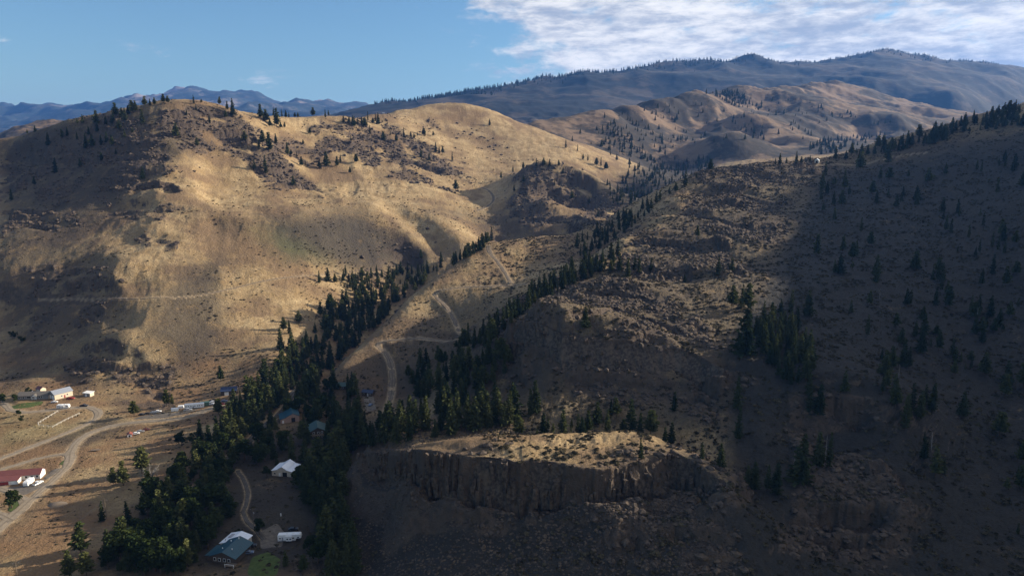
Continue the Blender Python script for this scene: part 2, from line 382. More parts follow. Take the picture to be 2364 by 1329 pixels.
CLIFFS = []       # (points Nx4: x, y, top, foot), width of the face
def poly_world(pts, f):
    return np.array([hit(a, b, f) for a, b in pts])
def cliff_cut(X, Y, Z, rk):
    """sharp rock steps: level behind the edge, a steep face, then scree"""
    for L, face, reach in CLIFFS:
        m = reach+16
        ok = (X > L[:, 0].min()-m) & (X < L[:, 0].max()+m) & (Y > L[:, 1].min()-m) & (Y < L[:, 1].max()+m)
        if not ok.any(): continue
        x, y, z = X[ok], Y[ok], Z[ok]
        best = np.full(x.shape, 1e9); zt = np.zeros(x.shape); zb = np.zeros(x.shape); sg = np.ones(x.shape); par = np.zeros(x.shape); s0 = 0.0
        tot = np.hypot(np.diff(L[:, 0]), np.diff(L[:, 1])).sum()
        for a, b in zip(L[:-1], L[1:]):
            ex, ey = b[0]-a[0], b[1]-a[1]; ll = math.hypot(ex, ey)
            t0 = ((x-a[0])*ex+(y-a[1])*ey)/(ll*ll+1e-9); tt = np.clip(t0, 0, 1)
            dd = np.hypot(x-(a[0]+tt*ex), y-(a[1]+tt*ey)); mm = dd < best
            best = np.where(mm, dd, best); zt = np.where(mm, a[2]+tt*(b[2]-a[2]), zt); zb = np.where(mm, a[3]+tt*(b[3]-a[3]), zb)
            sg = np.where(mm, np.sign((x-a[0])*ey-(y-a[1])*ex+1e-9), sg); par = np.where(mm, s0+t0*ll, par); s0 += ll
        d = best*sg + (1.9*fbm(x, y, 7.5, 3, 201, 0.6) + 3.4*fbm(x, y, 24, 2, 203))*min(1.0, face/2.5)
        endf = min(10.0, tot*0.25)
        fade = sstep(par, -2.0, endf)*sstep(tot-par, -2.0, endf)
        zb = zt-(zt-zb)*fade*(0.70+0.45*sstep(fbm(x*0.7, y*0.7, 12, 2, 207), -0.4, 0.4))
        ins = z*1.0; w = (1-sstep(-d, 2.5, reach))*fade
        ins = z*(1-w)+(zt+0.25*fbm(x, y, 7, 2, 205))*w
        tg = zt-(zt-zb)*sstep(d, 0.0, face)-np.maximum(d-face, 0)*0.5
        w2 = (1-sstep(d, face+2.0, reach))*fade
        out = np.minimum(z*(1-w2)+tg*w2, np.maximum(zt, z))
        Z[ok] = np.where(d > 0, out, ins)
        rk[ok] = np.maximum(rk[ok], fade*sstep(d, -2.0, 0.3)*(1-sstep(d, face+1.0, face+5.0))*0.95)
    return Z
def raw_height(X, Y, want_masks=False):
    """ground height above the datum, before roads and pads"""
    X = np.asarray(X, np.float64); Y = np.asarray(Y, np.float64)
    u = X/Y; l = np.log(Y)
    t = base_t(u, l)
    Z = t*Y + CAMZ
    px, py = project(X, Y, Z)
    wob = fbm(X, Y, 60, 3, 5)
    rock = patches(px + wob*46, py + wob*30 + fbm(X, Y, 20, 2, 6)*14, Y, ROCK)
    dist = np.clip(Y/700.0, 0.3, 30)
    # broad folds grow with distance, so far ranges get their own ribs
    near = 1-sstep(Y, 1500, 2600); far = sstep(Y, 3600, 5200); mid = (1-near)*(1-far)
    floor = sstep(Z, 14, 40)*1.0                              # the valley floor stays flat
    hill = np.where(Y < 1800, floor, 1.0)
    d = near*hill*(2.6*fbm(X, Y, 110, 2, 11))*sstep(Y, 330, 700)
    d += near*(0.25+0.75*hill)*(0.55*fbm(X, Y, 23, 4, 21, 0.52))
    gl = fbm(X+0.28*Y+6*fbm(X, Y, 80, 2, 62), Y*0.26-X*0.08, 44, 4, 61, 0.55, True)
    d += near*hill*(1.1+2.0*sstep(fbm(X, Y, 150, 2, 66), -0.1, 0.4))*(gl-0.4)*sstep(Y, 540, 640)*(1-0.6*sstep(u, 0.0, 0.12))
    rough = near*(0.15+0.85*hill)
    d += rough*(0.85*fbm(X, Y, 12, 4, 63, 0.6)+0.35*fbm(X, Y, 9, 2, 67, 0.5, True))*np.maximum(0.75*sstep(Y, 500, 620), sstep(u, -0.3, 0.15))
    d += rough*sstep(u, -0.12, 0.06)*(0.75*fbm(X, Y, 6.0, 3, 64, 0.6, True)+0.8*fbm(X*0.6, Y*1.3, 15, 2, 65, 0.5, True))
    if (mid > 0).any():
        d += mid*(34*(fbm(X+0.3*Y, Y*0.75-0.2*X, 420, 5, 31, 0.56, True)-0.4))
    if (far > 0).any():
        d += far*(135*(fbm(X, Y, 1500, 5, 41, 0.5, True)-0.4)*np.clip(Y/7000, 0.6, 1.6))
    # basalt benches: the outcrops step along the contour
    warp = 6.5*fbm(X, Y, 70, 3, 71) + 1.6*fbm(X, Y, 17, 3, 72)
    step_ = 0.0
    for h, am, s in ((13.0, 0.95, 0.0), (5.3, 0.8, 0.37)):
        q = (Z+d+warp)/h + s
        fr = q-np.floor(q)
        step_ = step_ + (sstep(fr, 0.36, 0.58)-fr)*h*am*sstep(fbm(X, Y, 38+h, 2, 75+int(h)), -0.15, 0.30)
    patchy = sstep(fbm(X, Y, 48, 4, 81)+(rock-0.5)*0.35, -0.12, 0.16)
    rk = sstep(rock, 0.0, 0.9)*patchy*near
    d += rk*step_*hill
    d += rk*(0.9*fbm(X, Y, 9, 3, 91, 0.6, True))
    Z = cliff_cut(X, Y, Z+d, rk)
    if want_masks: return Z, rk, rock, px, py
    return Z

def seg_dist(X, Y, line):
    """distance to a polyline in plan and the height along it"""
    best = np.full(X.shape, 1e9); zz = np.zeros(X.shape)
    for a, b in zip(line[:-1], line[1:]):
        ex, ey = b[0]-a[0], b[1]-a[1]
        tt = np.clip(((X-a[0])*ex+(Y-a[1])*ey)/(ex*ex+ey*ey+1e-9), 0, 1)
        dd = np.hypot(X-(a[0]+tt*ex), Y-(a[1]+tt*ey))
        m = dd < best
        best = np.where(m, dd, best); zz = np.where(m, a[2]+tt*(b[2]-a[2]), zz)
    return best, zz
def level(X, Y, Z, dirt=None):
    for x, y, z, r, soft in PADS:
        dd = np.hypot(X-x, Y-y); ok = dd < r+soft
        if ok.any():
            w = 1-sstep(dd[ok], r, r+soft); Z[ok] = Z[ok]*(1-w)+z*w
    for ln_, hw in ROADS:
        L = np.array(ln_); m = hw*2.2+6
        ok = (X > L[:, 0].min()-m) & (X < L[:, 0].max()+m) & (Y > L[:, 1].min()-m) & (Y < L[:, 1].max()+m)
        if not ok.any(): continue
        dd, zz = seg_dist(X[ok], Y[ok], ln_)
        w = 1-sstep(dd, hw*1.15, hw*2.0+3.0)
        Z[ok] = Z[ok]*(1-w)+(zz-0.10)*w
        if dirt is not None: dirt[ok] = np.maximum(dirt[ok], 1-sstep(dd, hw*0.9, hw*1.5+0.6))
    return Z
_YS = np.exp(np.linspace(math.log(170), math.log(6500), 2600))
def hit(px, py, f, ymin=170, ymax=6500):
    """first point of the ground on the ray through a photo pixel"""
    u, t = pix_ut(px, py)
    ys = _YS[(_YS >= ymin) & (_YS <= ymax)]
    z = f(u*ys, ys)
    under = (t*ys + CAMZ) <= z
    k = int(np.argmax(under))
    if not under[k]: k = int(np.argmin(t*ys+CAMZ-z))
    y = ys[k]
    if k > 0 and under[k]:
        a, b = (t*ys[k-1]+CAMZ)-z[k-1], (t*ys[k]+CAMZ)-z[k]
        y = ys[k-1]+(ys[k]-ys[k-1])*(a/(a-b) if a != b else 0)
    return float(u*y), float(y), float(np.atleast_1d(f(np.array([u*y]), np.array([y])))[0])

def plan_cliffs():
    new = []
    for top, bot, reach in ((butte_top, butte_bot, 14.0), (cliffA_top, cliffA_bot, 14.0)):
        L = []
        for (a, b, y), (c, d, yb) in zip(top, bot):
            u, t = pix_ut(a, b); tb = pix_ut(c, d)[1]; L.append((u*y, y, t*y+CAMZ, tb*(y-2.6)+CAMZ))
        new.append((np.array(L), 2.4, reach))
    for pts, H, face, reach in LEDGES:
        W = poly_world(pts, raw_height); n = len(W)
        W[1:-1, 2] = (W[:-2, 2]+2*W[1:-1, 2]+W[2:, 2])/4
        Hs = H*np.array([0.35 if i in (0, n-1) else 1.0 for i in range(n)])
        new.append((np.column_stack((W, W[:, 2]-Hs)), face, reach))
    CLIFFS.extend(new)
LEDGES = [   # edge pixels from left to right, drop, width of the face, reach
    (((285,442),(320,420),(360,411),(400,420),(420,445)), 9, 4.0, 26), (((235,372),(275,356),(330,350),(385,356),(400,372)), 9, 3.5, 24), (((300,320),(345,305),(400,302),(440,315)), 7, 3.5, 22),
    (((598,415),(630,404),(680,410),(735,440)), 8, 3.5, 22), (((640,345),(690,360),(730,385)), 6, 3.5, 20), (((500,335),(550,345),(600,365),(640,375)), 6, 3.5, 20), (((430,268),(500,275),(560,290)), 7, 4.0, 24),
    (((760,300),(820,304),(880,318),(930,330)), 8, 4.0, 28), (((840,345),(900,352),(960,372),(1030,395),(1070,398)), 9, 4.5, 28), (((720,290),(760,285),(800,288)), 6, 4, 24), (((900,300),(960,318),(1010,345)), 6, 4.0, 24),
    (((0,378),(40,376),(85,392)), 10, 4, 26), (((0,485),(60,478),(130,490)), 6, 4, 22), (((10,520),(80,512),(150,525)), 5, 4, 20), (((335,556),(370,548),(405,556)), 4, 3, 14), (((230,500),(290,480),(350,485)), 5, 4, 20),
    (((120,628),(180,612),(240,622)), 6, 4, 22), (((140,690),(200,672),(260,690)), 6, 4, 20), (((140,840),(200,820),(270,835),(320,850)), 6, 3.5, 18), (((330,915),(365,905),(398,915)), 5, 2.5, 12), (((250,870),(320,862),(390,880)), 4, 3, 14),
    (((1190,462),(1225,448),(1280,455),(1330,470)), 9, 4.5, 28), (((1215,402),(1250,392),(1300,398),(1340,415)), 8, 4.5, 26), (((1200,505),(1260,495),(1330,505),(1390,515)), 7, 4, 24), (((1280,430),(1330,435),(1370,455)), 7, 4, 24),
    (((1285,716),(1350,706),(1420,714),(1500,735),(1590,768)), 6.5, 2.4, 12), (((1330,672),(1390,664),(1450,672),(1530,700)), 5.0, 2.2, 11), (((1385,612),(1440,602),(1510,612),(1580,640)), 6.5, 2.6, 14), (((1440,556),(1500,545),(1580,552),(1650,580)), 6, 2.6, 14),
    (((1620,410),(1690,398),(1770,402),(1840,408)), 6, 3, 16), (((1200,800),(1260,795),(1330,812),(1400,825)), 6, 2.4, 10), (((1500,500),(1570,488),(1650,500),(1720,520)), 5, 3, 14), (((1560,455),(1640,440),(1720,448),(1800,470)), 5, 3, 16), (((1620,600),(1680,598),(1740,625)), 4, 2.6, 12), (((1420,760),(1500,768),(1580,790)), 4, 2.2, 9), (((1850,908),(1930,900),(2000,915),(2050,940)), 14, 3.0, 13), (((1830,1165),(1920,1150),(2020,1152),(2090,1168)), 11, 2.6, 12),
    (((1500,1220),(1560,1205),(1640,1210),(1700,1235)), 5, 2.2, 9), (((1560,1280),(1640,1268),(1720,1285)), 4, 2.0, 9), (((1640,860),(1700,850),(1760,880)), 5, 2.4, 10),
]
plan_cliffs()
# ------------------------------------------------------------------ terrain meshes
SECTIONS = []
def terrain_section(name, us, y0, y1, rows, mat, first_row=None):
    nd = 1400
    yd = np.exp(np.linspace(math.log(y0), math.log(y1), nd))
    cols = len(us)
    # coarse profile decides how the rows are spread: more of them where the ground is steep or near
    sub = us[::4]
    zz = raw_height(sub[:, None]*yd[None, :], np.broadcast_to(yd, (len(sub), nd)))
    l = np.log(yd)
    tt = zz/yd[None, :]
    w = np.hypot(np.diff(l)[None, :]*0.55, np.diff(zz, axis=1)/yd[None, 1:]*1.3)
    ker = np.ones(9)/9.0
    w = np.apply_along_axis(lambda a: np.convolve(np.pad(a, 4, mode='edge'), ker, 'valid'), 0, w)
    cum = np.concatenate((np.zeros((len(sub), 1)), np.cumsum(w, axis=1)), axis=1)
    cum /= cum[:, -1:]
    tg = np.linspace(0, 1, rows)
    Ls = np.array([np.interp(tg, cum[i], l) for i in range(len(sub))])
    Lf = np.empty((cols, rows))
    pos = np.arange(cols)/4.0
    i0 = np.clip(pos.astype(int), 0, len(sub)-1); i1 = np.clip(i0+1, 0, len(sub)-1); fr = (pos-i0)[:, None]
    Lf = Ls[i0]*(1-fr)+Ls[i1]*fr
    Y = np.exp(Lf); X = us[:, None]*Y
    Z, rk, rock, px, py = raw_height(X, Y, True)
    dirt = np.zeros(X.shape)
    Z = level(X, Y, Z, dirt)
    sage_shade = patches(px, py, Y, SAGE_SHADE); green = patches(px, py, Y, GREEN)
    # normals on the grid, for pushing steep faces out of the height field
    P = np.stack((X, Y, Z), -1)
    if y0 < 500:
        du = np.gradient(P, axis=0); dv = np.gradient(P, axis=1)
        N = np.cross(du, dv); N /= (np.linalg.norm(N, axis=-1, keepdims=True)+1e-9)
        N *= np.sign(N[..., 2:3]+1e-9)
        steep = sstep(np.hypot(N[..., 0], N[..., 1])/(np.abs(N[..., 2])+1e-6), 0.85, 1.9)*(1-dirt)
        # vertical joints and horizontal breaks of the basalt
        s = X*0.83+Y*0.55; s2 = Y*0.83-X*0.55
        colm = fbm(s, s2, 4.2, 2, 101, 0.5, True) + 0.6*perlin(s/11, Z/6.0+s2/11, 111)
        brk = perlin(s/14.0+3, Z/2.6, 121)
        butt = 2.4*perlin(s/13.0, s2/13.0+Z/34.0, 131)
        P[..., :2] += (N[..., :2]*(steep*(1.5*colm+1.2*brk+butt)*np.clip(Y/420, 0.6, 1.2))[..., None])
        rk = np.maximum(rk, steep)
    SECTIONS.append((us, Lf, P[..., 2].copy(), rk, sage_shade, y0, y1))
    v = P.reshape(-1, 3).astype(np.float32)
    idx = np.arange(cols*rows).reshape(cols, rows)
    q = np.stack((idx[:-1, :-1], idx[1:, :-1], idx[1:, 1:], idx[:-1, 1:]), -1).reshape(-1, 4)
    me = bpy.data.meshes.new(name)
    me.vertices.add(len(v)); me.vertices.foreach_set('co', v.ravel())
    me.loops.add(q.size); me.loops.foreach_set('vertex_index', q.ravel().astype(np.int32))
    me.polygons.add(len(q)); me.polygons.foreach_set('loop_start', np.arange(0, q.size, 4, dtype=np.int32))
    me.polygons.foreach_set('use_smooth', np.ones(len(q), bool))
    me.update(calc_edges=True)
    at = me.color_attributes.new('cover', 'FLOAT_COLOR', 'POINT')
    c = np.stack((rk, sage_shade, green, dirt), -1).reshape(-1, 4).astype(np.float32)
    at.data.foreach_set('color', c.ravel())
    me.materials.append(mat)
    o = bpy.data.objects.new(name, me); col.objects.link(o)
    o['kind'] = 'structure'
    return o

def finish_mat(k, base, rough=0.95, bump=None, bstr=0.5, bdist=0.3):
    out = k.new('ShaderNodeOutputMaterial'); b = k.new('ShaderNodeBsdfPrincipled')
    k.put(b.inputs['Base Color'], base if isinstance(base, bpy.types.NodeSocket) else (*base, 1.0))
    b.inputs['Roughness'].default_value = rough
    b.inputs['Specular IOR Level'].default_value = 0.15
    if bump is not None:
        bn = k.new('ShaderNodeBump'); bn.inputs['Strength'].default_value = bstr; bn.inputs['Distance'].default_value = bdist
        k.l.new(bump, bn.inputs['Height']); k.l.new(bn.outputs[0], b.inputs['Normal'])
    k.l.new(b.outputs[0], out.inputs[0])
    return b
def new_mat(name):
    m = bpy.data.materials.new(name); m.use_nodes = True
    k = NT(m.node_tree); k.n.clear()
    return m, k

def ground_material():
    m, k = new_mat('dry_grass_and_basalt')
    geo = k.new('ShaderNodeNewGeometry'); P = geo.outputs['Position']
    at = k.new('ShaderNodeVertexColor', layer_name='cover')
    sep = k.new('ShaderNodeSeparateColor'); k.l.new(at.outputs[0], sep.inputs[0])
    rock, sage_shade, green = sep.outputs[0], sep.outputs[1], sep.outputs[2]; dirt = at.outputs[1]
    n_big = k.noise(P, 0.012, 5, 0.6); n_mid = k.noise(P, 0.06, 5, 0.65); n_f = k.noise(P, 0.35, 5, 0.7); n_vf = k.noise(P, 1.3, 3, 0.7)
    straw = k.mix(k.ramp(n_mid, 0.35, 0.68), (0.250, 0.170, 0.084), (0.415, 0.308, 0.168))
    straw = k.mix(k.ramp(k.math('ADD', k.math('MULTIPLY', n_big, 0.7), k.math('MULTIPLY', n_mid, 0.3)), 0.46, 0.56, 0, 0.85), straw, (0.150, 0.096, 0.055))
    n_x = k.noise(P, 0.85, 4, 0.75)
    straw = k.mix(k.ramp(n_x, 0.47, 0.64, 0, 0.72), straw, (0.115, 0.078, 0.047))
    straw = k.mix(k.ramp(n_f, 0.52, 0.70, 0, 0.6), straw, (0.125, 0.085, 0.05))
    pz = k.new('ShaderNodeSeparateXYZ'); k.l.new(P, pz.inputs[0])
    low = k.math('MULTIPLY', k.ramp(pz.outputs[2], 27.0, 33.0, 1.0, 0.0), k.ramp(k.noise(P, 0.035, 4, 0.6), 0.42, 0.58))
    straw = k.mix(k.math('MULTIPLY', low, 0.75), straw, k.mix(n_f, (0.12, 0.066, 0.034), (0.24, 0.145, 0.075)))
    brush = k.mix(n_f, (0.018, 0.018, 0.0175), (0.048, 0.043, 0.037))  # brush tone lowered and cooled so its colour carries the slope shade too
    sg = k.math('MULTIPLY', sage_shade, k.ramp(k.math('ADD', k.math('MULTIPLY', sage_shade, 0.30), k.math('ADD', n_mid, k.math('MULTIPLY', n_f, 0.5))), 0.62, 0.95))
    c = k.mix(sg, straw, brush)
    c = k.mix(k.math('MULTIPLY', green, k.ramp(n_mid, 0.3, 0.7, 0.4, 1.0)), c, (0.12, 0.13, 0.045))
    rk = k.mix(n_f, (0.032, 0.026, 0.022), (0.115, 0.085, 0.064))
    rk = k.mix(k.ramp(n_mid, 0.55, 0.75, 0, 0.5), rk, (0.16, 0.105, 0.068))
    nz = k.new('ShaderNodeSeparateXYZ'); k.l.new(geo.outputs['True Normal'], nz.inputs[0])
    slope = k.ramp(nz.outputs[2], 0.60, 0.80, 1.0, 0.0)
    rf = k.math('MAXIMUM', k.math('MULTIPLY', rock, k.ramp(n_f, 0.30, 0.55)), k.math('MULTIPLY', slope, k.ramp(rock, 0.02, 0.3)), clamp=True)
    c = k.mix(rf, c, rk)
    d = k.mix(n_vf, (0.26, 0.19, 0.115), (0.40, 0.30, 0.19))
    c = k.mix(k.math('MULTIPLY', dirt, k.ramp(n_f, 0.2, 0.6)), c, d)
    h = k.math('ADD', k.math('MULTIPLY', n_f, 1.6), k.math('MULTIPLY', n_vf, 0.5))
    finish_mat(k, c, 0.95, h, 0.9, 1.1)
    return m
def hill_material(name, grass, wood, scale, thr):
    m, k = new_mat(name)
    geo = k.new('ShaderNodeNewGeometry'); P = geo.outputs['Position']
    n1 = k.noise(P, scale, 6, 0.62); n2 = k.noise(P, scale*7, 4, 0.7)
    c = k.mix(k.ramp(k.math('ADD', n1, k.math('MULTIPLY', n2, 0.35)), thr, thr+0.12), grass, wood)
    c = k.mix(k.ramp(n2, 0.45, 0.75, 0, 0.5), c, tuple(0.55*x for x in grass))
    finish_mat(k, c, 0.95, n2, 0.8, 0.4/scale*0.02)
    return m
GROUND = ground_material()
HILLS = hill_material('far_grass_hills', (0.150, 0.102, 0.066), (0.030, 0.026, 0.022), 0.0050, 0.60)
MOUNT = hill_material('far_wooded_mountains', (0.050, 0.040, 0.030), (0.006, 0.009, 0.009), 0.0030, 0.57)
ALPINE = hill_material('far_bare_peak', (0.20, 0.17, 0.155), (0.02, 0.03, 0.03), 0.0008, 0.56)
def build_terrain():
    us_near = np.concatenate((np.linspace(-1.3, -0.80, 40, endpoint=False), np.linspace(-0.80, 0.80, 1020, endpoint=False), np.linspace(0.80, 2.4, 90)))
    us_far = np.concatenate((np.linspace(-1.3, -0.80, 20, endpoint=False), np.linspace(-0.80, 0.80, 760, endpoint=False), np.linspace(0.80, 1.6, 30)))
    terrain_section('terrain', us_near, 45, 1800, 760, GROUND)
    terrain_section('hills', us_far, 1800, 3900, 150, HILLS)
    terrain_section('wooded_mountains', us_far, 3900, 8200, 110, MOUNT)
    terrain_section('mountains', us_far[::2], 8200, 16500, 90, ALPINE)

# ------------------------------------------------------------------ roads and level pads (worked out before the ground is meshed)
def smooth_line(pts, z_passes=6, step=6.0):
    W = np.array([hit(px, py, raw_height) for px, py in pts])
    out = [W[0]]
    n = len(W)
    for i in range(n-1):
        p0, p1, p2, p3 = W[max(i-1, 0)], W[i], W[i+1], W[min(i+2, n-1)]
        m = max(2, int(np.linalg.norm(p2[:2]-p1[:2])/step))
        for j in range(1, m+1):
            t = j/m
            out.append(0.5*((2*p1)+(-p0+p2)*t+(2*p0-5*p1+4*p2-p3)*t*t+(-p0+3*p1-3*p2+p3)*t**3))
    P = np.array(out)
    P[:, 2] = raw_height(P[:, 0], P[:, 1])
    for _ in range(z_passes):
        P[1:-1, 2] = (P[:-2, 2]+P[1:-1, 2]*2+P[2:, 2])/4
    return P
ROAD_DEFS = [   # name, pixels along the centre line, half width in metres
    ('gravel_road', ((-60,1270),(0,1216),(50,1172),(95,1132),(140,1092),(160,1066),(162,1045),(178,1020),(205,1001),(250,985),(300,976),(360,970),(420,964),(465,950),(500,938),(545,922)), 2.9),
    ('gravel_road', ((-40,1096),(20,1078),(80,1060),(125,1050),(158,1048)), 2.0),
    ('gravel_driveway', ((-30,925),(8,930),(25,946),(60,951),(110,947),(160,941),(205,940),(228,952),(212,972),(150,1000),(60,1035),(-40,1075)), 2.4),
    ('gravel_driveway', ((60,1160),(35,1140),(0,1125),(-40,1120)), 2.6),
    ('gravel_driveway', ((-20,1180),(10,1190),(30,1200)), 2.6),
    ('canyon_road', ((430,1135),(485,1102),(535,1050),(575,1018),(620,975),(662,932),(700,892)), 2.6),
    ('two_track_driveway', ((548,1085),(565,1112),(572,1145),(562,1180),(572,1205),(592,1222),(610,1245)), 1.1),
    ('switchback_road', ((1128,566),(1130,582),(1148,604),(1166,630),(1180,655)), 1.8),
    ('switchback_road', ((1215,655),(1150,659),(1080,662),(1030,667),(1002,672),(1012,690),(1032,712),(1050,742),(1075,768)), 1.8),
    ('switchback_road', ((1060,780),(990,782),(930,782),(886,786),(872,796),(890,812),(902,840),(906,880),(898,930),(885,960)), 2.1),
    ('hillside_track', ((90,692),(180,691),(300,690),(400,687),(460,682),(540,665),(640,642),(720,634),(800,632),(880,628)), 1.1),
    ('hillside_track', ((1100,486),(1122,478),(1138,464),(1138,452),(1128,440),(1112,432)), 2.0),
    ('hillside_track', ((1885,382),(1960,379),(2050,366),(2140,352)), 1.6),
]
ROAD_LINES = []
def plan_roads():
    for name, pts, hw in ROAD_DEFS:
        P = smooth_line(pts)
        ROAD_LINES.append((name, P, hw)); ROADS.append((P[::2] if len(P) > 20 else P, hw))
plan_roads()

def pad(px, py, r, soft=5.0):
    x, y, z = hit(px, py, raw_height)
    x2, y2 = x, y
    PADS.append((x, y, z, r, soft)); return x, y, z
BSPOT = {}
for key, px, py, r in (('ranch',83,917,13),('workshop',141,915,9),('shed',205,913,4),('redshed',95,903,3),('barn',52,1102,12),
                       ('greenbarn',672,968,8),('darkhouse',733,1003,8),('whitehouse',661,1090,7),('teal',535,1282,9),('whitegarage',546,1258,6),
                       ('bluehut',851,911,5),('canyonhouse',786,895,6),('fifth',670,1240,7),('bluebarn',530,908,6),('hilltop',885,262,6),('cabin',1886,376,4)):
    BSPOT[key] = pad(px, py, r)

def gravel_material(name, a, b, rough=0.95):
    m, k = new_mat(name)
    geo = k.new('ShaderNodeNewGeometry'); P = geo.outputs['Position']
    n1 = k.noise(P, 0.5, 4, 0.6); n2 = k.noise(P, 3.0, 3, 0.7)
    c = k.mix(k.ramp(n1, 0.3, 0.7), a, b); c = k.mix(k.ramp(n2, 0.45, 0.8, 0, 0.5), c, tuple(0.6*x for x in a))
    at = k.new('ShaderNodeVertexColor', layer_name='wear')
    c = k.mix(at.outputs[0], c, tuple(0.62*x for x in a))
    finish_mat(k, c, rough, n2, 0.5, 0.1)
    return m
GRAVEL = gravel_material('pale_gravel', (0.20, 0.16, 0.115), (0.28, 0.225, 0.165))
DIRTROAD = gravel_material('graded_dirt', (0.105, 0.084, 0.064), (0.18, 0.142, 0.105))
SHADE_DARK_ROAD = gravel_material('shade_dark_dirt', (0.070, 0.062, 0.054), (0.115, 0.102, 0.088))  # dirt with valley shade put into its colour, for canyon and two-track
def build_roads():
    prof = [(-1.0, -0.15, 0.9), (-0.86, 0.06, 0.35), (-0.55, 0.09, 0.0), (-0.22, 0.11, 0.0), (0.0, 0.15, 0.75), (0.22, 0.11, 0.0), (0.55, 0.09, 0.0), (0.86, 0.06, 0.35), (1.0, -0.15, 0.9)]
    for name, P, hw in ROAD_LINES:
        T = np.gradient(P[:, :2], axis=0); T /= np.linalg.norm(T, axis=1, keepdims=True)+1e-9
        N = np.stack((T[:, 1], -T[:, 0]), -1)
        vs, wear = [], []
        for i in range(len(P)):
            wig = 1.0+0.55*float(perlin(np.array([i*0.31+hw*7]), np.array([0.5]), 9)[0])
            for o, z, w in prof:
                vs.append((P[i, 0]+N[i, 0]*o*hw*(wig+(0.22*math.sin(i*2.7+o*5) if abs(o) > 0.8 else 0)), P[i, 1]+N[i, 1]*o*hw*(wig+(0.22*math.sin(i*2.7+o*5) if abs(o) > 0.8 else 0)), P[i, 2]+z)); wear.append(w)
        k = len(prof)
        fs = [(i*k+j, i*k+j+1, (i+1)*k+j+1, (i+1)*k+j) for i in range(len(P)-1) for j in range(k-1)]
        me = bpy.data.meshes.new(name); me.from_pydata(vs, [], fs)
        at = me.color_attributes.new('wear', 'FLOAT_COLOR', 'POINT')
        at.data.foreach_set('color', np.repeat(np.array(wear, np.float32), 4))
        me.materials.append(GRAVEL if 'gravel' in name else SHADE_DARK_ROAD if 'two' in name or 'canyon' in name else DIRTROAD)
        o = bpy.data.objects.new(name, me); col.objects.link(o); o['kind'] = 'structure'

build_terrain()
build_roads()

def _sec_cols(u):
    out = []
    for us, Lf, Zg, rk, sg, y0, y1 in SECTIONS:
        i = int(np.clip(np.searchsorted(us, u)-1, 0, len(us)-2)); f = float(np.clip((u-us[i])/(us[i+1]-us[i]), 0, 1))
        out.append((Lf[i]*(1-f)+Lf[i+1]*f, Zg[i]*(1-f)+Zg[i+1]*f))
    return out
def hit(px, py, ymin=170, ymax=7000):
    """first point of the meshed ground on the ray through a photo pixel"""
    u, t = pix_ut(px, py); best = None
    for L, Z in _sec_cols(u):
        Y = np.exp(L); ok = (Y >= ymin) & (Y <= ymax)
        if not ok.any(): continue
        Y = Y[ok]; Z = Z[ok]; gap = t*Y+CAMZ-Z
        und = gap <= 0
        if und.any():
            k = int(np.argmax(und)); y = Y[k]; z = Z[k]
            if k > 0:
                w = gap[k-1]/(gap[k-1]-gap[k]+1e-9); y = Y[k-1]+(Y[k]-Y[k-1])*w; z = Z[k-1]+(Z[k]-Z[k-1])*w
            return float(u*y), float(y), float(z)
        k = int(np.argmin(gap/Y)); g = gap[k]/Y[k]
        if best is None or g < best[0]: best = (g, Y[k], Z[k])
    return float(u*best[1]), float(best[1]), float(best[2])
def height(X, Y):
    X = np.atleast_1d(np.asarray(X, float)); Y = np.atleast_1d(np.asarray(Y, float)); out = np.zeros(len(X))
    for n, (x, y) in enumerate(zip(X, Y)):
        for (us, Lf, Zg, rk, sg, y0, y1), (L, Z) in zip(SECTIONS, _sec_cols(x/y)):
            if y <= y1 or y1 > 9000: out[n] = np.interp(math.log(y), L, Z); break
    return out

